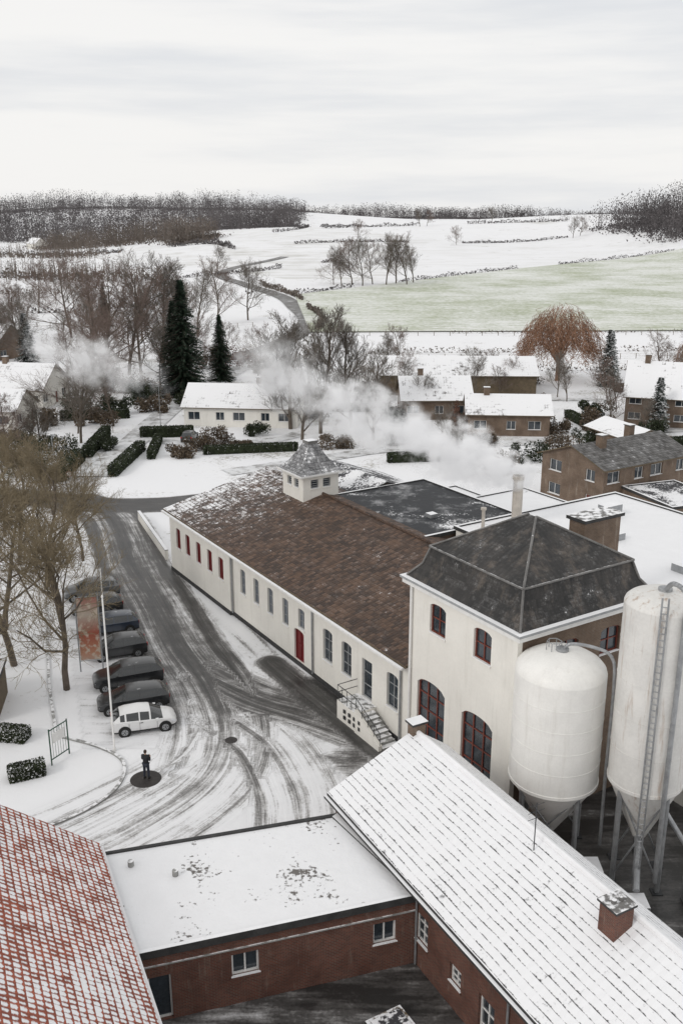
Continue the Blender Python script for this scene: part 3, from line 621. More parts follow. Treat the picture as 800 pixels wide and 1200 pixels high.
# ------------------------------------------------------------------ village
house('farm_barn',20.5,170,90-2,12,27,3.6,6.0,M['wood'],M['far_tile'],wins=False)
house('village_house',14.5,148,92,9,10.5,3.2,6.0,M['brick2'],M['far_tile'],chim=[(1.5,2)])
house('village_house',24,136,86,7.5,11.5,3.2,5.3,M['brick2'],M['far_tile'],chim=[(0,3)])
house('village_house',30,101,-58,9,13,5.2,6.8,M['brick2'],M['dark_tile'],storeys=2,chim=[(1,-3.5),(-1,3)])
block('village_house',-3,3.5,-4,4,3.,M['brick2'],M['patchflat'],o=(33.5,92.5,0),a=R(20))
house('village_house',50,142,70,9,13,4.6,9.0,M['brick2'],M['far_tile'],storeys=2,chim=[(0,4)])
house('village_house',-14.5,143,84,9.5,17,3.,5.6,M['white'],M['far_tile'],chim=[(.5,-2)])
house('village_house',-54,158,80,10,13,3.2,6.6,M['white'],M['far_tile'],chim=[(0,2)])
house('village_house',-52,140,84,8,10,3.0,5.4,M['white'],M['far_tile'],chim=[(0,2)])
house('village_house',-78,212,60,9,14,3.5,7.5,M['brick2'],M['far_tile'])
house('garage_building',38,124,20,6,9,2.6,3.6,M['brick2'],M['far_tile'],wins=False)
house('farm_house',-235,760,40,10,16,4,8,M['white'],M['far_tile'],z=float(terr(-235,760)))
block('garden_shed',-2,2,-2,2,2.4,M['wood'],M['snow'],o=(-23.6,53.8,0),a=R(10))

# ------------------------------------------------------------------ vegetation
def tubes_mesh(segs,sides=3):
    P0=np.array([s[0] for s in segs]);P1=np.array([s[1] for s in segs]);R0=np.array([s[2] for s in segs]);R1=np.array([s[3] for s in segs])
    d=P1-P0;d/=np.linalg.norm(d,axis=1)[:,None]+1e-9
    ref=np.where(np.abs(d[:,2:3])<.9,np.array([[0,0,1.]]),np.array([[1.,0,0]]));a=np.cross(d,ref);a/=np.linalg.norm(a,axis=1)[:,None];b=np.cross(d,a)
    ring=[]
    for P,r in ((P0,R0),(P1,R1)):
        for k in range(sides):
            t=2*math.pi*k/sides;ring.append(P+a*(math.cos(t)*r)[:,None]+b*(math.sin(t)*r)[:,None])
    V=np.stack(ring,1).reshape(-1,3);n=len(segs);base=(np.arange(n)*2*sides)[:,None]
    F=np.concatenate([base+np.array([[k,(k+1)%sides,sides+(k+1)%sides,sides+k]]) for k in range(sides)],0)
    return V,F
def mesh_from(name,parts,mats):
    me=bpy.data.meshes.new(name);vs=[];fs=[];mi=[];o=0
    for V,F,k in parts:
        vs+=V.tolist();fs+=(F+o).tolist();mi+=[k]*len(F);o+=len(V)
    me.from_pydata(vs,[],fs)
    for m in mats: me.materials.append(m)
    me.polygons.foreach_set('material_index',mi);me.update();return me
def gen_bare(seed,h,kids,tr,twr,mats,spread=.75,trunkfrac=.85,crown0=.22,up=.10):
    rd=random.Random(seed);thick=[];thin=[];lv=len(kids)
    def br(p,d,L,r,lev):
        n=6 if lev==0 else (3 if lev<3 else 2);pts=[p.copy()];dirs=[];w=.10 if lev==0 else .22
        for i in range(n):
            d=(d+Vector((rd.gauss(0,w),rd.gauss(0,w),rd.gauss(0,w*.6)+(up if lev>0 else .12)))).normalized();p=p+d*(L/n);pts.append(p.copy());dirs.append(d.copy())
        r1=max(twr*.6,r*(.35 if lev==0 else .4))
        for i in range(n):
            a=r+(r1-r)*i/n;b=r+(r1-r)*(i+1)/n
            (thick if lev<2 else thin).append((tuple(pts[i]),tuple(pts[i+1]),a,b))
        if lev<lv:
            k=kids[lev]
            for j in range(k):
                t=(crown0+(1-crown0)*(j+rd.random())/k) if lev==0 else (.2+.8*(j+rd.random())/k)
                t=min(.999,t);i=int(t*n);f=t*n-i;q=pts[i].lerp(pts[i+1],f);dd=dirs[i]
                ax=dd.orthogonal().normalized();ax.rotate(Matrix.Rotation(rd.random()*6.283+j*2.4,3,dd))
                ang=rd.uniform(.5,1.0)*(spread/.75) if lev==0 else rd.uniform(.35,.9)
                nd_=dd.copy();nd_.rotate(Matrix.Rotation(ang,3,ax))
                if lev==0: LL=h*.42*(1.15-.75*t)*rd.uniform(.75,1.15)*spread/.75
                else: LL=L*rd.uniform(.42,.68)*(1.1-.35*t)
                br(q,nd_,LL,max(twr,(r+(r1-r)*t)*(.5 if lev==0 else .5)),lev+1)
    br(Vector((0,0,-.3)),Vector((0,0,1)),h*trunkfrac,tr,0)
    V1,F1=tubes_mesh(thick,6);V2,F2=tubes_mesh(thin,3)
    return mesh_from('bare_tree',[(V1,F1,0),(V2,F2,1)],mats)
NEAR=[gen_bare(11+i,14,[12,8,7,5],.22,.012,[M['bark'],M['bark_y']],spread=.85,trunkfrac=.75,crown0=.22) for i in range(3)]
MID=[gen_bare(31+i,16,[14,7,6,4],.24,.018,[M['bark'],M['bark_r'] if i%2 else M['bark_g']],spread=.74+.1*i,trunkfrac=.85,crown0=.15) for i in range(4)]
UPR=[gen_bare(51+i,16,[17,8,6,4],.28,.019,[M['bark'],M['bark_g']],spread=.68,trunkfrac=.88,crown0=.10,up=.2) for i in range(2)]
def place(me,name,x,y,s,rot=None,sz=None,z=None):
    o=bpy.data.objects.new(name,me);S.collection.objects.link(o)
    o.location=(x,y,float(terr(x,y)) if z is None else z);o.scale=(s,s,sz or s);o.rotation_euler=(0,0,random.random()*6.28 if rot is None else rot);return o
for i,(x,y,h) in enumerate([(-18.2,56.5,14.5),(-22.8,60,15.5),(-25.5,66,14),(-21.3,66.5,12.5),(-24.8,74,14),(-23.5,52,12.5),(-28.5,57,14),(-29,80,13),(-23.5,81,10.5),(-33,88,12)]):
    place(NEAR[i%3],'bare_tree',x,y,h/14)
mid=[(-36,128,13),(-46,182,21),(-42,187,23),(-38,180,20),(-35,186,22),(-50,190,19),(-33,190,18),(-67,238,20),(-63,246,16),(-88,240,18),(-84,225,17),(-96,236,17),(-36,240,17),(-33,258,17),(-26,268,16),
 (-41,148,13),(-70,180,14),(-40,160,14),(-33,172,12),(-45,166,15),(9,182,9),(12,192,9),(22,156,8),(-24,205,8),(-66,150,10),(60,180,9),(66,170,12),(-16,180,10),(44,150,7),(-34,139,11),(-38,134,9)]
for i,(x,y,h) in enumerate(mid): place(MID[i%4],'bare_tree',x,y,h/16*1.02)
rd=random.Random(99)
for i in range(38):
    y=rd.uniform(178,330);x=-y*rd.uniform(.15,.42);place(MID[i%4],'bare_tree',x,y,rd.uniform(.4,.9))
for i in range(5):
    y=rd.uniform(112,128);x=-y*rd.uniform(.26,.38);place(MID[i%4],'bare_tree',x,y,rd.uniform(.35,.55))
for i in range(22):
    y=rd.uniform(116,185);x=y*rd.uniform(.0,.38);place(MID[i%4],'bare_tree',x,y,rd.uniform(.25,.5))
for i,(x,y,h) in enumerate([(-3,134,17.5),(-7.5,137,16),(1.5,138,15),(4.5,130,12),(-5.5,130,13),(-10,139,14)]): place(UPR[i%2],'bare_tree',x,y,h/16*1.05)
cl=[(0,366,15),(4,372,17),(8,368,18),(12,375,16),(17,370,18),(21,376,19),(25,371,17),(-3,372,12),(28,380,15),(2,500,10),(24,505,13),(10,620,12),(150,640,14),(157,650,12),(-56,440,12),(70,600,11),(60,760,14),(66,765,12),(120,790,12)]
for i,(x,y,h) in enumerate(cl): place(MID[i%4],'bare_tree',x,y,h/16*1.0)

def leafcloud(P,size,seed=0,vert=0.):
    r=np.random.default_rng(seed);n=len(P)
    d=r.normal(size=(n,3));d[:,2]*=1+vert;d/=np.linalg.norm(d,axis=1)[:,None];e=r.normal(size=(n,3));e-=d*np.sum(d*e,1)[:,None];e/=np.linalg.norm(e,axis=1)[:,None]
    s=size*r.uniform(.6,1.4,(n,1));k=.7/(1+vert*.5);V=np.stack([P+d*s,P-d*s*.5+e*s*k,P-d*s*.5-e*s*k],1).reshape(-1,3);F=np.arange(3*n).reshape(n,3);return V,F
def gen_conifer(h,rad,mat,seed):
    rd=random.Random(seed);nl=int(h*3.);tri=[];seg=[((0,0,-.2),(0,0,h*.97),.22,.03)]
    for i in range(nl):
        z=h*(.04+.96*i/nl);L0=rad*(1-z/h)**.8*rd.uniform(.82,1.1)+.15
        for k in range(15):
            a=rd.random()*6.283;L=L0*rd.uniform(.65,1.1);dr=-.35*L
            seg.append(((0,0,z),(math.cos(a)*L,math.sin(a)*L,z+dr*.6),.03,.01))
            m=max(3,int(L*3.5))
            for j in range(m):
                t=(j+.7)/m;c=Vector((math.cos(a)*L*t,math.sin(a)*L*t,z+dr*t*.75+rd.uniform(-.1,.1)))
                for q in range(3):
                    s=rd.uniform(.3,.65)*(1.1-.4*t);b=a+rd.uniform(-1.1,1.1);o=Vector((math.cos(b)*s,math.sin(b)*s,rd.uniform(-.6,.05)*s));sd=Vector((-math.sin(b),math.cos(b),.3))*s*.42
                    tri.append((c+o,c+sd,c-sd))
    V=np.array([tuple(p) for t in tri for p in t]);F=np.arange(len(V)).reshape(-1,3);V1,F1=tubes_mesh(seg,3)
    me=bpy.data.meshes.new('spruce');vs=V.tolist()+V1.tolist();fs=F.tolist()+(F1+len(V)).tolist();me.from_pydata(vs,[],fs);me.materials.append(mat);me.materials.append(M['bark']);me.polygons.foreach_set('material_index',[0]*len(F)+[1]*len(F1));return me
c1=gen_conifer(19,4.8,M['needle'],1);c2=gen_conifer(10,2.6,M['needle_s'],2)
place(c1,'spruce_tree',-27.3,164,1.05);place(c1,'spruce_tree',-23,180,.66);place(c2,'spruce_tree',49,174,1.05);place(c1,'spruce_tree',-29.5,168,.85)
place(c2,'spruce_tree',46,136,.8);place(c2,'spruce_tree',-66,200,1.1);place(c2,'spruce_tree',37,112,.5);place(c1,'spruce_tree',-64,260,.6)
def gen_willow():
    rd=random.Random(5);seg=[((0,0,-.3),(0,0,3.2),.5,.42)];RX=7.3;HZ=13.
    for k in range(26):
        a=k*2.4;rr=rd.uniform(.35,.95);tgt=Vector((math.cos(a)*RX*rr*.8,math.sin(a)*RX*rr*.8,HZ*math.sqrt(1-(rr*.82)**2)*.9));p=Vector((0,0,3));r=.2
        for i in range(5):
            q=Vector((0,0,3)).lerp(tgt,(i+1)/5)+Vector((rd.gauss(0,.25),rd.gauss(0,.25),math.sin((i+1)/5*math.pi)*1.2));seg.append((tuple(p),tuple(q),r,r*.7));r=max(.05,r*.72);p=q
    for k in range(3200):
        a=rd.random()*6.283;rr=math.sqrt(rd.random());lump=1+.10*math.sin(a*5)+.07*math.sin(a*11+2)
        x,y=math.cos(a)*RX*rr*lump,math.sin(a)*RX*rr*lump;zt=(HZ*math.sqrt(max(.02,1-(rr*.9)**2)))*rd.uniform(.55,1.03)
        zt=max(3.,zt);Ls=rd.uniform(.10,.42)*(zt-1.5)*(.45+.55*rr);s=Vector((x*.93,y*.93,zt));m=4
        for t in range(m):
            e=s+Vector((math.cos(a)*.26*(1-t/m)+rd.gauss(0,.26),math.sin(a)*.26*(1-t/m)+rd.gauss(0,.26),-Ls/m));seg.append((tuple(s),tuple(e),.030,.022))
            s=e
    V,F=tubes_mesh(seg,3);return mesh_from('willow_tree',[(V,F,0)],[M['willow']])
wl=gen_willow();place(wl,'willow_tree',41,180,1.1);place(wl,'willow_tree',68,178,.75)

def bush(name,x,y,rx,ry,h,mat,n=None,size=.13,seed=0,kind='round',ang=0.,z=None):
    n=n or int(min(9000,900*(rx*ry+h*(rx+ry))));ca,sa=math.cos(ang),math.sin(ang);r=np.random.default_rng(seed)
    if kind=='round':
        k=11;cen=np.stack([r.uniform(-.75,.75,k)*rx,r.uniform(-.75,.75,k)*ry,r.uniform(.1,.65,k)*h],1);i=r.integers(0,k,n);d=r.normal(size=(n,3));d/=np.linalg.norm(d,axis=1)[:,None];rr=r.uniform(.25,1.15,(n,1))**.5
        p=cen[i]+d*rr*np.array([[rx*.40,ry*.40,h*.36]])*r.uniform(.55,1.15,(k,1))[i]
    else:
        p=np.stack([r.uniform(-1,1,n)*rx,r.uniform(-1,1,n)*ry,r.uniform(0,1,n)*h],1);f=r.random(n)
        p[:,2]=np.where(f<.35,h*(1+r.normal(0,.03,n)),p[:,2]);m=(f>=.35)&(f<.7);p[:,1]=np.where(m,np.sign(p[:,1])*ry*(1+r.normal(0,.05,n)),p[:,1]);m=(f>=.7);p[:,0]=np.where(m,np.sign(p[:,0])*rx*(1+r.normal(0,.02,n)),p[:,0])
    p[:,2]=np.maximum(p[:,2],.02)
    q=p.copy();q[:,0]=p[:,0]*ca-p[:,1]*sa;q[:,1]=p[:,0]*sa+p[:,1]*ca
    V,F=leafcloud(q,size,seed);vs=V.tolist();fs=F.tolist()
    if kind=='box':
        b=MB((0,0,0),ang);b.box(-rx*.93,rx*.93,-ry*.85,ry*.85,0,h*.94,mat,M['snow']);vs+=[list(v) for v in b.v];fs+=[[i+len(V) for i in f] for f in b.f]
    me=bpy.data.meshes.new(name);me.from_pydata(vs,[],fs);me.materials.append(mat);o=bpy.data.objects.new(name,me);S.collection.objects.link(o);o.location=(x,y,float(terr(x,y)) if z is None else z);return o
hs=smat('snowy_hedge_leaves',(.030,.040,.016),.85,.5,1.,snow=.72,snoise=1.2)
bush('hedge',-20.0,50.3,1.2,.5,.75,hs,kind='box',ang=R(-8),size=.07,seed=1,n=3500)
bush('hedge',-17.6,46.3,.95,.45,.75,hs,kind='box',ang=R(25),size=.07,seed=2,n=3000)
for i,(x,y,rx,ry,h,a,k) in enumerate([(-27.2,117,.6,6.5,1.3,-3,'box'),(-24.8,132,3.6,.7,1.4,8,'box'),(-25.0,124,.5,5,1.1,5,'box'),(-33.5,113,.7,5,1.6,0,'box'),(-33.2,126,.6,6,1.5,2,'box'),(-12,122.5,6,.45,1.1,10,'box'),(12,118,6,.5,1.2,8,'box'),(22,142,5,.5,1.2,-4,'box'),(36,140,.5,5,1.3,10,'box'),(2,150,5,.5,1.3,-5,'box'),(-38,144,5,.5,1.5,12,'box'),(44,125,5,.5,1.4,15,'box')]):
    bush('hedge',x,y,rx,ry,h,M['hedge'] if i%3 else M['hedge'],kind=k,ang=R(a),size=.12,seed=10+i,n=4500)
bs=[(-38,112,3.4,2.8,3.4,'hedge'),(-41,116,3.4,3,3.2,'hedge'),(-36.5,119,2.6,2.4,3,'hedge'),(-44,121,3.4,3,3.4,'hedge_b'),(-34.5,108,2.4,1.8,2.2,'hedge'),(-46,112,3.6,2.4,3,'hedge'),(-50,118,3.6,3,4,'hedge_b'),(-31.8,124,1.8,1.6,2,'hedge'),
 (-19,124,2.6,1.8,2.6,'hedge_b'),(-17,127,2.2,1.5,3.,'hedge_b'),(-21,120,2,1.4,2.,'hedge_b'),(-14,125,2.2,1.2,1.6,'hedge_b'),
 (-21,196,4,3,5,'hedge_r'),(-27,196,3,3,5.0,'hedge_b'),(-15,190,3,2.4,4,'hedge_b'),(-30,150,3,2.4,3.6,'hedge_b'),(-25,155,2.6,2.4,3.2,'hedge'),(-33,156,3,2.2,4,'hedge'),
 (17,134,1.2,1.2,5.5,'hedge_r'),(19,112,2.4,2,3,'hedge_b'),(24,118,2.4,2,2.6,'hedge'),(28,122,3,2,3.2,'hedge_b'),(33,126,2.4,2,3,'hedge'),(37,136,2.6,2,3.6,'hedge_b'),(30,148,2.6,2,3.4,'hedge_b'),(40,146,3,2,3.,'hedge'),(44,132,2,2,3,'hedge'),
 (-60,128,4,3,3.6,'hedge_b'),(-46,130,3,2,2.,'hedge'),(-44,138,2,3,3,'hedge_b'),(-62,140,3,3,4,'hedge_b'),(-72,150,5,4,6,'hedge_b'),(-43,152,2.4,2,3,'hedge'),(-68,172,4,3,5,'hedge'),(-43,170,3,3,5,'hedge_b'),
 (14,122,2.2,2,2.4,'hedge_b'),(8,128,2,2,2.2,'hedge'),(48,120,3,3,3.4,'hedge'),(53,128,3,3,4,'hedge_b'),(58,150,4,3,4,'hedge_b'),(33,176,5,1.4,2.2,'hedge_b'),(52,168,4,1.5,2,'hedge_b'),(-3,160,4,2,3,'hedge_b'),(5,168,3,2,2.4,'hedge_b'),
 (-1,125,3,1.6,2.2,'hedge_b'),(-12,133,2,1.4,2.,'hedge'),(-5,145,3,1.8,3,'hedge_b'),(8,143,2.4,1.5,2.4,'hedge'),(34,110,2.2,1.6,2.2,'hedge'),(42,116,2.4,2,2.6,'hedge_b'),(20,128,2.4,1.2,1.6,'hedge_b'),(31,134,2.4,1.6,2.6,'hedge_b'),
 (-40,124,3,2,2.4,'hedge'),(-37,140,3,2.4,3,'hedge_b'),(-36,148,3,2,3.4,'hedge'),(-48,126,3,2,2.8,'hedge_b'),(-34,162,3,2.4,4,'hedge_b'),(-39,168,4,3,5,'hedge_b')]
for i,(x,y,rx,ry,h,k) in enumerate(bs): bush('shrub',x,y,rx,ry,h,M[k],size=.13 if y<135 else .18,seed=40+i,n=2400)
def hedgerow(name,pts,w,h,mat,dens=5,size=.5,seed=0,gap=.25):
    p=catmull(pts,10);L=np.concatenate([[0],np.cumsum(np.linalg.norm(np.diff(p,axis=0),axis=1))]);n=int(L[-1]*dens)
    r=np.random.default_rng(seed);t=r.uniform(0,L[-1],n);x=np.interp(t,L,p[:,0])+r.normal(0,w*.4,n);y=np.interp(t,L,p[:,1])+r.normal(0,w*.4,n)
    hm=h*(.45+.55*np.sin(t*.13+seed)**2+.35*np.sin(t*.71)**2);z=terr(x,y)+r.random(n)*hm
    keep=(np.sin(t*.055+seed*2)>-1+2*gap*.6);P=np.stack([x,y,z],1)[keep]
    V,F=leafcloud(P,size,seed);me=mesh_from(name,[(V,F,0)],[mat]);o=bpy.data.objects.new(name,me);S.collection.objects.link(o)
hedgerow('hedgerow',[(-16,331),(20,379),(60,426),(120,476),(200,526),(290,561)],.8,1.6,M['forest'],10,.35,1)
hedgerow('hedgerow',[(-9,241),(60,243),(130,246),(250,250)],.6,.7,M['forest_b'],6,.2,2,.6)
hedgerow('hedgerow',[(6,214),(60,217),(110,219)],.7,1.2,M['forest_b'],9,.25,3,.2)
hedgerow('hedgerow',[(4,190),(30,191),(70,194)],.7,1.2,M['forest_b'],9,.25,13,.2)
hedgerow('hedgerow',[(-150,420),(-90,400),(-48,430),(-22,470),(0,500)],1,1.8,M['forest'],12,.4,4,.3)
hedgerow('hedgerow',[(-60,560),(40,610),(150,650),(260,660)],1,1.6,M['forest'],12,.45,5,.4)
hedgerow('hedgerow',[(-30,755),(80,775),(190,760),(300,780)],1,2.4,M['forest'],12,.5,15,.4)
hedgerow('hedgerow',[(-220,640),(-100,620),(-60,560)],1,3,M['forest'],12,.6,6,.3)
hedgerow('hedgerow',[(-120,700),(-40,740),(-20,830),(20,900)],1,2.4,M['forest'],10,.5,26,.5)
hedgerow('hedgerow',[(-6,245),(-5.5,268),(-10.3,295),(-15.3,325),(-31,370)],.9,1.9,M['forest_b'],22,.35,7,.1)
hedgerow('hedgerow',[(-170,300),(-120,290),(-70,300),(-30,340)],1,2.,M['forest'],9,.4,8,.3)
hedgerow('hedgerow',[(-200,360),(-120,350),(-60,365)],1,2.4,M['forest_b'],9,.4,18,.3)
def woods(name,n,fx,h,mat,seed,per=60,wid=.36,tri=.034,fl=14):
    r=np.random.default_rng(seed);X,Y=fx(r,n);Z=terr(X,Y);H=h*r.uniform(.6,1.3,n)*(1+.18*np.sin(X/31.))
    ti=np.repeat(np.arange(n),per);m=len(ti);a=r.uniform(0,6.283,m);rad=np.sqrt(r.random(m))
    zz=r.beta(1.5,1.5,m);prof=np.sqrt(np.clip(1-((zz-.5)/.56)**2,.05,1));hh=H[ti]
    P=np.stack([X[ti]+np.cos(a)*rad*prof*hh*wid,Y[ti]+np.sin(a)*rad*prof*hh*wid,Z[ti]+zz*hh],1)
    V,F=leafcloud(P,h*tri,seed+1,1.2)
    segs=[((X[i],Y[i],Z[i]-1),(X[i],Y[i],Z[i]+H[i]*.8),.2,.08) for i in range(n)];V2,F2=tubes_mesh(segs,3)
    vs=V.tolist()+V2.tolist();fs=F.tolist()+(F2+len(V)).tolist()
    i2=r.integers(0,n,n*fl);Q=np.stack([X[i2]+r.normal(0,5,len(i2)),Y[i2]+r.normal(0,5,len(i2)),i2*0.],1);Q[:,2]=terr(Q[:,0],Q[:,1])+r.uniform(0,2.5,len(i2))
    V3,F3=leafcloud(Q,.9,seed+7);o0=len(vs);vs+=V3.tolist();fs+=(F3+o0).tolist()
    me=bpy.data.meshes.new(name);me.from_pydata(vs,[],fs);me.materials.append(mat);o=bpy.data.objects.new(name,me);S.collection.objects.link(o)
woods('distant_forest',2300,lambda r,n:(r.uniform(-620,-40,n),840+r.random(n)**1.1*380),17,M['forest'],1,per=60,tri=.042)
woods('distant_forest',260,lambda r,n:(r.uniform(-235,-130,n),r.uniform(740,830,n)),13,M['forest_b'],2,per=55,tri=.04)
woods('distant_forest',120,lambda r,n:(r.uniform(-125,-92,n),r.uniform(690,740,n)),14,M['forest_b'],3,tri=.04)
woods('distant_forest',1500,lambda r,n:(r.uniform(-150,640,n),r.uniform(1330,1430,n)),16,M['forest'],4,per=36,tri=.055)
woods('distant_forest',330,lambda r,n:(172+np.abs(r.normal(0,40,n))+(r.uniform(0,1,n)*20),r.uniform(540,680,n)),19,M['forest'],5,tri=.034)
woods('distant_forest',90,lambda r,n:(r.uniform(200,420,n),r.uniform(1000,1030,n)),13,M['forest'],6,fl=4)
woods('distant_forest',260,lambda r,n:(r.uniform(-330,-140,n),r.uniform(560,600,n)),9,M['forest_b'],7,fl=6)
woods('distant_forest',60,lambda r,n:(r.uniform(-120,-60,n),r.uniform(860,900,n)),14,M['forest'],8,fl=4)
woods('distant_forest',160,lambda r,n:(r.uniform(-190,-85,n),r.uniform(395,430,n)),8,M['forest_b'],9,fl=4)
def fence(name,pts,sp=3.,h=1.2,r=.07,rails=2,m=None):
    p=catmull(pts,8);mb=MB();m=m or M['wood'];L=np.concatenate([[0],np.cumsum(np.linalg.norm(np.diff(p,axis=0),axis=1))]);t=np.arange(0,L[-1],sp);x=np.interp(t,L,p[:,0]);y=np.interp(t,L,p[:,1]);z=terr(x,y)
    for i in range(len(t)):
        mb.tube((x[i],y[i],z[i]-.2),(x[i],y[i],z[i]+h),r,m,5)
        if i:
            for k in range(rails): mb.tube((x[i-1],y[i-1],z[i-1]+h*(k+1)/(rails+.2)),(x[i],y[i],z[i]+h*(k+1)/(rails+.2)),r*.2,m,4)
    mb.obj(name)
fence('field_fence',[(-5,238),(60,239),(140,242)],4,1.1,.07)
fence('field_fence',[(5,208),(40,207),(90,210)],3.5,1.2,.07)
fence('field_fence',[(24,196),(60,199),(90,203)],3,1.1,.07)
fence('garden_fence',[(-35,106),(-34,120),(-33,135)],1.5,1.,.04)
fence('field_fence',[(-90,262),(-50,252),(-20,255)],4,1.2,.08)

def kerb(pts,w=.18,h=.12):
    p=catmull(pts,8);mb=MB();t=np.gradient(p,axis=0);t/=np.linalg.norm(t,axis=1)[:,None];n=np.stack([-t[:,1],t[:,0]],1)
    A=p+n*w/2;B=p-n*w/2
    for i in range(len(p)-1): mb.hexa([(*B[i],0),(*B[i+1],0),(*A[i+1],0),(*A[i],0)],[(*B[i],h),(*B[i+1],h),(*A[i+1],h),(*A[i],h)],M['kerb'])
    mb.obj('kerb')
kerb([(-20,40.0),(-16.2,41.0),(-13.6,42.9),(-12.3,45.2),(-12.5,47.6),(-14.2,49.2),(-17,50.5)])
kerb([(-17.2,50.6),(-19.5,57),(-22,65),(-24.5,73),(-26,80)])
mb=MB((-15.9,81.3,0),math.atan2(13,-5.4));mb.box(0,13,-.12,.12,0,.9,M['white'],M['snow']);mb.box(0,13,-.16,.16,.903,.98,M['kerb'],M['snow']);mb.obj('garden_wall')
for x,y in ((-10.9,46.1),(-6.6,50.1)):
    mm=MB();mm.lathe([(0,.03),(.36,.03),(.38,.016)],x,y,M['iron'],24);mm.obj('manhole_cover')
mm=MB();mm.lathe([(0,.022),(.85,.022),(.87,.014)],-10.9,46.0,M['iron'],24);mm.obj('pavement_patch')

# ------------------------------------------------------------------ street furniture
f=MB();f.lathe([(.12,0),(.1,.2),(.06,.25),(.045,9.6),(.03,9.7),(.07,9.75),(.05,9.85),(0,9.88)],-13.3,48.9,M['white2'],12);f.obj('flagpole',smooth=True)
f=MB();f.lathe([(.12,0),(.1,.2),(.05,.25),(.04,7.2),(0,7.25)],-16.3,60.0,M['white2'],12);f.obj('flagpole',smooth=True)
m,nt,b=newmat('printed_banner');P=pos(nt);z=nd(nt,'ShaderNodeSeparateXYZ',None,{0:P}).outputs[2]
c=ramp(nt,mt(nt,'DIVIDE',z,5.6),[(0,(.45,.42,.38)),(.25,(.42,.2,.12)),(.5,(.30,.07,.04)),(.75,(.42,.36,.30)),(1,(.30,.08,.06))])
c=mixc(nt,mapr(nt,noise(nt,P,2.5,5),.5,.62),c,(.5,.42,.34));nt.links.new(c,b.inputs['Base Color']);b.inputs['Roughness'].default_value=.6;M['banner']=m
e=empty('advertising_banner');f=MB((-17.2,59.2,0),R(12));f.tube((-.75,0,0),(-.75,0,5.6),.05,M['metal']);f.tube((.75,0,0),(.75,0,5.6),.05,M['metal']);f.tube((-.75,0,5.5),(.75,0,5.5),.03,M['metal']);f.tube((-.75,0,.8),(.75,0,.8),.03,M['metal']);f.obj('frame',e)
f=MB((-17.2,59.2,0),R(12));vs=[];fs=[]
for j in range(13):
    for i in range(5): vs.append((-.68+1.36*i/4,.05*math.sin(j*.8+i),.85+4.6*j/12))
for j in range(12):
    for i in range(4): a=j*5+i;fs.append((a,a+1,a+6,a+5))
f.mesh(vs,fs,M['banner']);f.obj('cloth',e,smooth=True)
M['greensign']=smat('green_painted_steel',(.03,.075,.05),.5,.2)
e=empty('information_sign');f=MB((-16.2,48.,0),R(62))
for x in (-.7,.7): f.tube((x,0,0),(x,0,2.3),.04,M['greensign'])
for z in (.35,2.2): f.tube((-.7,0,z),(.7,0,z),.035,M['greensign'])
for k in range(1,7): f.tube((-.7+.2*k,0,.35),(-.7+.2*k,0,2.2),.012,M['greensign'],5)
f.box(-.45,.45,-.03,.03,1.3,1.9,M['white2']);f.obj('board_and_posts',e)
def lamp(x,y,h=6.,a=0):
    f=MB((x,y,0),a);f.lathe([(.1,0),(.08,.8),(.05,.85),(.04,h)],0,0,M['metal'],10);poly(f,[(0,0,h-.1),(.3,0,h+.15),(1.0,0,h+.2)],.035,M['metal'],6);f.box(.9,1.5,-.12,.12,h+.14,h+.26,M['metal']);f.obj('street_lamp')
lamp(-32.5,104,6.5,R(-60));lamp(-26.6,137,6.5,R(180));lamp(-38,150,6.5)
f=MB((-30.6,103,0),0);f.tube((0,0,0),(0,0,2.6),.035,M['metal']);f.tube((0,-.04,2.3),(0,-.06,2.3),.32,M['red'],20);f.tube((0,-.06,2.3),(0,-.065,2.3),.24,M['white2'],20);f.obj('traffic_sign')

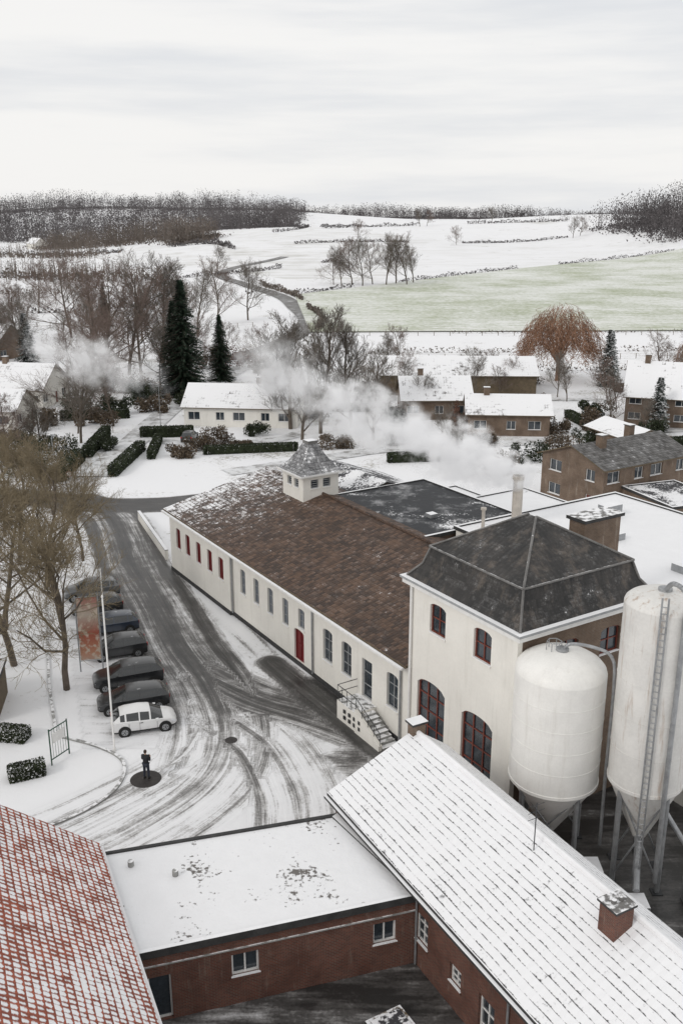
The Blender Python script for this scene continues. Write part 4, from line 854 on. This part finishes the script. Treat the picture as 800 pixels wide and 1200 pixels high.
# ------------------------------------------------------------------ cars
M['tyre']=smat('tyre_rubber',(.02,.02,.02),.85,.2);M['rim']=smat('alloy_rim',(.35,.36,.37),.35,.1,metal=.7)
M['carglass']=smat('car_glass',(.015,.018,.02),.06,.2,spec=.9);M['lamp_r']=smat('tail_lamp',(.35,.01,.01),.2,.1);M['lamp_w']=smat('head_lamp',(.7,.72,.75),.1,.1)
def paint(name,col,sn=1.10):
    m=smat(name,col,.28,.05,1.,snow=sn,spec=.6,snoise=1.2);m.node_tree.nodes['Principled BSDF'].inputs['Coat Weight'].default_value=.6;return m
PB=paint('black_car_paint',(.014,.015,.017));PW=paint('white_car_paint',(.74,.74,.74));PG=paint('dark_blue_car_paint',(.02,.03,.05));PS=paint('grey_car_paint',(.12,.125,.13))
def car(x,y,head,pm,Lf=1.,H=1.,kind='hatch'):
    e=empty('parked_car');o=(x,y,.015);b=MB(o,head)
    if kind=='hatch': st=[(-1.97,.42,.66,.67,.68,.62),(-1.94,.28,.86,.88,.80,.68),(-1.88,.24,.98,1.02,.83,.69),(-1.46,.24,1.0,1.36,.85,.60),(-1.18,.23,.99,1.42,.86,.615),(-1.08,.23,.985,1.435,.86,.62),(-.34,.22,.955,1.465,.87,.63),(-.26,.22,.95,1.465,.87,.63),(.30,.22,.93,1.41,.87,.61),(.40,.22,.925,1.375,.87,.61),(1.12,.22,.90,.945,.86,.72),(1.55,.24,.83,.875,.82,.62),(1.84,.28,.70,.73,.76,.55),(1.93,.34,.60,.62,.68,.50),(1.97,.42,.52,.53,.62,.45)]
    else: st=[(-2.25,.42,.70,.71,.72,.62),(-2.23,.30,.94,.96,.83,.68),(-2.15,.26,1.0,1.05,.86,.68),(-1.80,.25,1.01,1.38,.88,.61),(-1.5,.25,1.0,1.44,.89,.63),(-1.4,.25,1.0,1.45,.89,.63),(-.44,.24,.98,1.49,.90,.64),(-.34,.24,.98,1.49,.90,.64),(.35,.24,.96,1.44,.90,.62),(.45,.24,.955,1.40,.90,.62),(1.20,.24,.93,.98,.89,.74),(1.75,.26,.86,.90,.85,.64),(2.1,.3,.73,.76,.79,.56),(2.2,.36,.62,.64,.70,.50),(2.24,.44,.55,.56,.62,.46)]
    def sec(s):
        X,zl,zb,zt,wb,wt=s;X*=Lf;zb*=H;zt*=H
        h=[(wb*.90,zl),(wb*.98,zl+min(.12,(zb-zl)*.4)),(wb,zl+(zb-zl)*.55),(wb*.975,zb-.04),(wb*.93,zb),(wt,zt-.035 if zt-zb>.1 else zt-.004),(wt*.86,zt-.005 if zt-zb>.1 else zt+.002),(wt*.45,zt+.02),(0,zt+.028)]
        return [(X,-a,z) for a,z in h]+[(X,a,z) for a,z in h[::-1][1:]]
    n=17;vs=[]
    for s in st: vs+=sec(s)
    nS=len(st)
    for i in range(nS-1):
        for j in range(n-1):
            side=(j==4 or j==11);top=5<=j<=10;m=pm
            if side and i in (3,5,7,9): m=M['carglass']
            if top and i in (2,9): m=M['carglass']
            if j in (0,15): m=M['tyre']
            b.mesh([vs[i*n+j],vs[(i+1)*n+j],vs[(i+1)*n+j+1],vs[i*n+j+1]],[(0,1,2,3)],m)
    b.face(vs[:n],pm);b.face(vs[-n:][::-1],pm)
    me=b.obj('body',e)
    bm=bmesh.new();bm.from_mesh(me.data);bmesh.ops.remove_doubles(bm,verts=bm.verts,dist=.001);bmesh.ops.recalc_face_normals(bm,faces=bm.faces);bm.to_mesh(me.data);bm.free();me.data.shade_smooth();me.data.set_sharp_from_angle(angle=R(32))
    w=MB(o,head);xf=st[-1][0]*Lf-.72;xr=st[0][0]*Lf+.72;hw=st[6][4]
    for xx in (xf,xr):
        for sg in (-1,1):
            w.tube((xx,sg*(hw-.02),.33),(xx,sg*(hw+.006),.33),.385,M['tyre'],24)
            w.tube((xx,sg*(hw-.2),.31),(xx,sg*(hw+.02),.31),.31,M['tyre'],24);w.tube((xx,sg*(hw+.0),.31),(xx,sg*(hw+.028),.31),.20,M['rim'],16);w.tube((xx,sg*(hw+.02),.31),(xx,sg*(hw+.034),.31),.05,M['tyre'],8)
            for k in range(5):
                a=k*1.2566;w.tube((xx+.13*math.cos(a),sg*(hw+.026),.31+.13*math.sin(a)),(xx+.13*math.cos(a),sg*(hw+.031),.31+.13*math.sin(a)),.035,M['tyre'],6)
    w.obj('wheels',e)
    d=MB(o,head);xF=st[-3][0]*Lf;xR=st[1][0]*Lf
    for sg in (-1,1):
        d.hexa([(xF-.12,sg*.72-.14,.58*H),(xF+.05,sg*.66-.14,.58*H),(xF+.05,sg*.62+.14,.58*H),(xF-.2,sg*.66+.14,.58*H)],[(xF-.2,sg*.72-.13,.71*H),(xF-.02,sg*.66-.13,.69*H),(xF-.02,sg*.62+.13,.69*H),(xF-.24,sg*.66+.13,.71*H)],M['lamp_w'])
        d.box(xR-.03,xR+.12,sg*.70-.1,sg*.70+.08,.72*H,.94*H,M['lamp_r'])
        d.box(.66*Lf,.84*Lf,sg*(hw+.11)-.08,sg*(hw+.11)+.06,.90*H,1.03*H,pm)
        d.tube((.75*Lf,sg*hw*.95,.93*H),(.75*Lf,sg*(hw+.06),.95*H),.03,M['tyre'],6)
        d.box(-.25,-.1,sg*(hw+.0)-.012,sg*(hw+.0)+.012,.80*H,.83*H,M['tyre'])
        for xx in (-.95*Lf,-.3,.75*Lf): d.box(xx-.006,xx+.006,sg*(hw-.005)-.012,sg*(hw-.005)+.010,.34,.86*H,M['tyre'])
    d.box(st[-1][0]*Lf-.01,st[-1][0]*Lf+.02,-.26,.26,.43,.52,M['white2']);d.box(xR-.07,xR+.02,-.26,.26,.55,.66,M['white2']);d.box(st[-2][0]*Lf-.02,st[-2][0]*Lf+.02,-.42,.42,.53,.6,M['tyre'])
    d.obj('lights_and_trim',e)
for x,y,h,pm,Lf,H,k in [(-12.1,51.6,R(17),PW,.98,1.,'hatch'),(-13.3,54.2,R(197),PB,1.,.98,'estate'),(-14.3,57.3,R(199),PB,1.02,1.1,'estate'),(-15.9,61.7,R(200),PB,1.,1.05,'hatch'),(-17.6,65.6,R(200),PG,1.,1.,'estate'),(-19.3,69.2,R(201),PB,1.,1.05,'hatch'),(-20.6,72.6,R(201),PS,1.,1.,'estate'),(-21.2,129.5,R(85),PB,1.,1.,'hatch'),(-66,186,R(10),PS,1.,1.,'estate'),(-71,189,R(10),PB,1.,1.,'hatch')]:
    car(x,y,h,pm,Lf,H,k)

# ------------------------------------------------------------------ person
def skin(name,verts,edges,rad,mat,parent,root=0,sub=2):
    me=bpy.data.meshes.new(name);me.from_pydata(verts,edges,[]);o=bpy.data.objects.new(name,me);S.collection.objects.link(o);o.parent=parent
    md=o.modifiers.new('Skin','SKIN');md.use_smooth_shade=True
    for i,r in enumerate(rad):
        me.skin_vertices[0].data[i].radius=(r,r) if not isinstance(r,tuple) else r
        me.skin_vertices[0].data[i].use_root=(i==root)
    s=o.modifiers.new('Sub','SUBSURF');s.levels=sub;s.render_levels=sub;me.materials.append(mat);return o
M['coat']=smat('black_winter_coat',(.018,.018,.022),.85,.3,8);M['jeans']=smat('dark_trousers',(.03,.035,.05),.9,.3,8);M['skin']=smat('skin',(.48,.30,.22),.55,.08,10);M['hair']=smat('dark_hair',(.04,.025,.018),.7,.3,20)
M['shoe']=smat('dark_shoes',(.02,.018,.016),.6,.2)
def person(x,y,ang):
    e=empty('standing_person')
    body=[(0,0,.98),(0,.0,1.12),(0,.01,1.30),(0,.0,1.46),(0,.0,1.55),(.19,0,1.43),(-.19,0,1.43),(.24,.03,1.16),(-.24,.03,1.16),(.12,.26,1.24),(-.12,.26,1.24)]
    be=[(0,1),(1,2),(2,3),(3,4),(3,5),(3,6),(5,7),(6,8),(7,9),(8,10)]
    skin('coat',body,be,[(.19,.15),(.175,.14),(.19,.15),(.15,.11),(.06,.06),.08,.08,.065,.065,.045,.045],M['coat'],e)
    legs=[(0,0,.95),(.10,0,.90),(-.10,0,.90),(.12,.03,.50),(-.11,-.01,.50),(.13,.0,.10),(-.12,-.05,.10)]
    skin('trousers',legs,[(0,1),(0,2),(1,3),(2,4),(3,5),(4,6)],[.14,.11,.11,.08,.08,.06,.06],M['jeans'],e)
    for sx,yy in ((.13,.0),(-.12,-.05)): skin('shoe',[(sx,yy-.06,.06),(sx,yy+.05,.055),(sx,yy+.17,.045)],[(0,1),(1,2)],[.05,.05,.042],M['shoe'],e)
    bm_=MB();V=[];F=[];n=16;mm=12
    for j in range(mm+1):
        t=math.pi*j/mm
        for i in range(n):
            a=2*math.pi*i/n;rx=.077;ry=.098;z=.118*math.cos(t);k=1-.22*max(0,-math.cos(t))
            V.append((rx*math.sin(t)*math.cos(a)*k,ry*math.sin(t)*math.sin(a)*(1-.12*max(0,-math.cos(t)))+.015,1.68+z))
    for j in range(mm):
        for i in range(n): F.append((j*n+i,(j+1)*n+i,(j+1)*n+(i+1)%n,j*n+(i+1)%n))
    bm_.mesh(V,F,M['skin']);bm_.tube((0,.105,1.69),(0,.135,1.655),.012,M['skin'],8,.018)
    for s in (-1,1): bm_.tube((s*.03,.098,1.685),(s*.03,.108,1.685),.011,M['coat'],8);bm_.tube((s*.074,.01,1.68),(s*.088,.0,1.68),.03,M['skin'],10,.02)
    bm_.tube((-.022,.103,1.62),(.022,.103,1.62),.006,M['red'],6);bm_.tube((0,0,1.52),(0,.01,1.62),.05,M['skin'],12)
    bm_.obj('head',e,smooth=True)
    hb=MB();V=[(v[0]*1.1,(v[1]-.015)*1.08-.005,1.685+(v[2]-1.68)*1.07+.012) for v in V];F=[f for f in F if all((V[i][1]<.04 and V[i][2]>1.62) or V[i][2]>1.745 for i in f)]
    hb.mesh(V,F,M['hair']);hb.obj('hair',e,smooth=True)
    for s in (-1,1):
        skin('palm',[(s*.12,.26,1.24),(s*.10,.33,1.25),(s*.085,.36,1.255)],[(0,1),(1,2)],[.03,.036,.03],M['skin'],e,sub=1)
        for k in range(4):
            q=(k-1.5)*.019;L_=(.075,.085,.08,.062)[k];skin('finger_%d'%(k+1),[(s*.10,.345,1.25+q),(s*.07,.345+L_*.6,1.25+q),(s*.035,.345+L_*.75,1.25+q)],[(0,1),(1,2)],[.0095,.0085,.0075],M['skin'],e,sub=1)
        skin('thumb',[(s*.085,.32,1.275),(s*.06,.34,1.305),(s*.04,.365,1.315)],[(0,1),(1,2)],[.011,.0095,.0085],M['skin'],e,sub=1)
    c=MB();c.box(-.06,.06,.36,.40,1.22,1.29,M['darkmetal']);c.tube((-.05,.38,1.29),(-.07,.40,1.38),.004,M['darkmetal'],5);c.tube((.05,.38,1.29),(.07,.40,1.38),.004,M['darkmetal'],5);c.obj('remote_controller',e)
    e.location=(x,y,.024);e.rotation_euler=(0,0,ang)
person(-10.85,46.05,R(-20))

# ------------------------------------------------------------------ steam
def steam(name,puffs,dens):
    e=empty(name)
    for i,(a,b_,r) in enumerate(puffs):
        a=Vector(a);b_=Vector(b_);d=b_-a;c=(a+b_)/2
        me=bpy.data.meshes.new('puff')
        bm=bmesh.new();bmesh.ops.create_icosphere(bm,subdivisions=3,radius=1.);bm.to_mesh(me);bm.free()
        o=bpy.data.objects.new('puff_%d'%(i+1),me);S.collection.objects.link(o);o.parent=e
        o.location=c;o.scale=(d.length/2*1.2,r,r);o.rotation_euler=d.to_track_quat('X','Z').to_euler()
        m=bpy.data.materials.new('steam');m.use_nodes=True;nt=m.node_tree;nt.nodes.remove(nt.nodes['Principled BSDF'])
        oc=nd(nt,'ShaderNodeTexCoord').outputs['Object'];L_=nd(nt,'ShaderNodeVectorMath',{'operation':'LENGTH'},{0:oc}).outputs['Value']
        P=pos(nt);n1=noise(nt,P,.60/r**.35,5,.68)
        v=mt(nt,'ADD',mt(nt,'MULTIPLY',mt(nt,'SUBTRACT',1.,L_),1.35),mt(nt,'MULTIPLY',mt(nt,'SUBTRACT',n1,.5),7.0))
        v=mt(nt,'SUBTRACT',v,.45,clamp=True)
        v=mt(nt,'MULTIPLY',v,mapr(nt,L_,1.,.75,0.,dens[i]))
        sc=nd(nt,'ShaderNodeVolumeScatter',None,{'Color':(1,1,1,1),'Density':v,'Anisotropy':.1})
        em=nd(nt,'ShaderNodeEmission',None,{'Color':(.98,.98,1,1),'Strength':mt(nt,'MULTIPLY',v,.31)})  # glow added to the steam, standing in for multiply scattered light
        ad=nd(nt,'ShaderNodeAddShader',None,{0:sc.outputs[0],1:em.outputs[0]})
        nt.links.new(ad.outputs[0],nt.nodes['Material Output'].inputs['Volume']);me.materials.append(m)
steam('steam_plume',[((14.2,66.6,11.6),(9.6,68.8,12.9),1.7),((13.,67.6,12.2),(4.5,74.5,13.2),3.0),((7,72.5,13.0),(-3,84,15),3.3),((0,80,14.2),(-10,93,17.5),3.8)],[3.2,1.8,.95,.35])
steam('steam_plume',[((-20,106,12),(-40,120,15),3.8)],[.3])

# ------------------------------------------------------------------ world, sun, camera
SE=34.
dirS=Vector((-.8*math.cos(R(SE)),-.6*math.cos(R(SE)),math.sin(R(SE))))
w=bpy.data.worlds.new('World');S.world=w;w.use_nodes=True;nt=w.node_tree;bg=nt.nodes['Background']
sky=nd(nt,'ShaderNodeTexSky',{'sky_type':'NISHITA','sun_disc':False,'sun_elevation':R(SE),'sun_rotation':R(233),'air_density':1.,'dust_density':3.})
g=nd(nt,'ShaderNodeTexCoord').outputs['Generated']
mp=nd(nt,'ShaderNodeMapping',None,{'Vector':g,'Rotation':(0,R(9),0),'Scale':(1.1,1.1,10.)}).outputs[0]
n1=noise(nt,mp,1.7,6,.55);n2=noise(nt,nd(nt,'ShaderNodeMapping',None,{'Vector':g,'Rotation':(0,R(-4),0),'Scale':(2.,2.,26.)}).outputs[0],1.3,5,.6)
f=mt(nt,'ADD',mt(nt,'MULTIPLY',n1,.75),mt(nt,'MULTIPLY',n2,.25))
cl=mixc(nt,mapr(nt,f,.34,.58),(7.8,7.95,8.2,1),(9.5,9.4,9.25,1))
c=mixc(nt,.95,sky.outputs[0],cl)
nt.links.new(c,bg.inputs['Color']);bg.inputs['Strength'].default_value=.1
sl=bpy.data.lights.new('sun','SUN');sl.energy=.8;sl.angle=R(14);sl.color=(1,.96,.91);so=bpy.data.objects.new('sun',sl);S.collection.objects.link(so)
so.rotation_euler=dirS.to_track_quat('Z','Y').to_euler()
cam=bpy.data.cameras.new('camera');co=bpy.data.objects.new('camera',cam);S.collection.objects.link(co);S.camera=co
co.location=(0,0,30);co.rotation_euler=(R(90-17.36),0,0);cam.sensor_fit='VERTICAL';cam.sensor_height=24;cam.lens=22.2;cam.clip_end=9000;cam.clip_start=.5
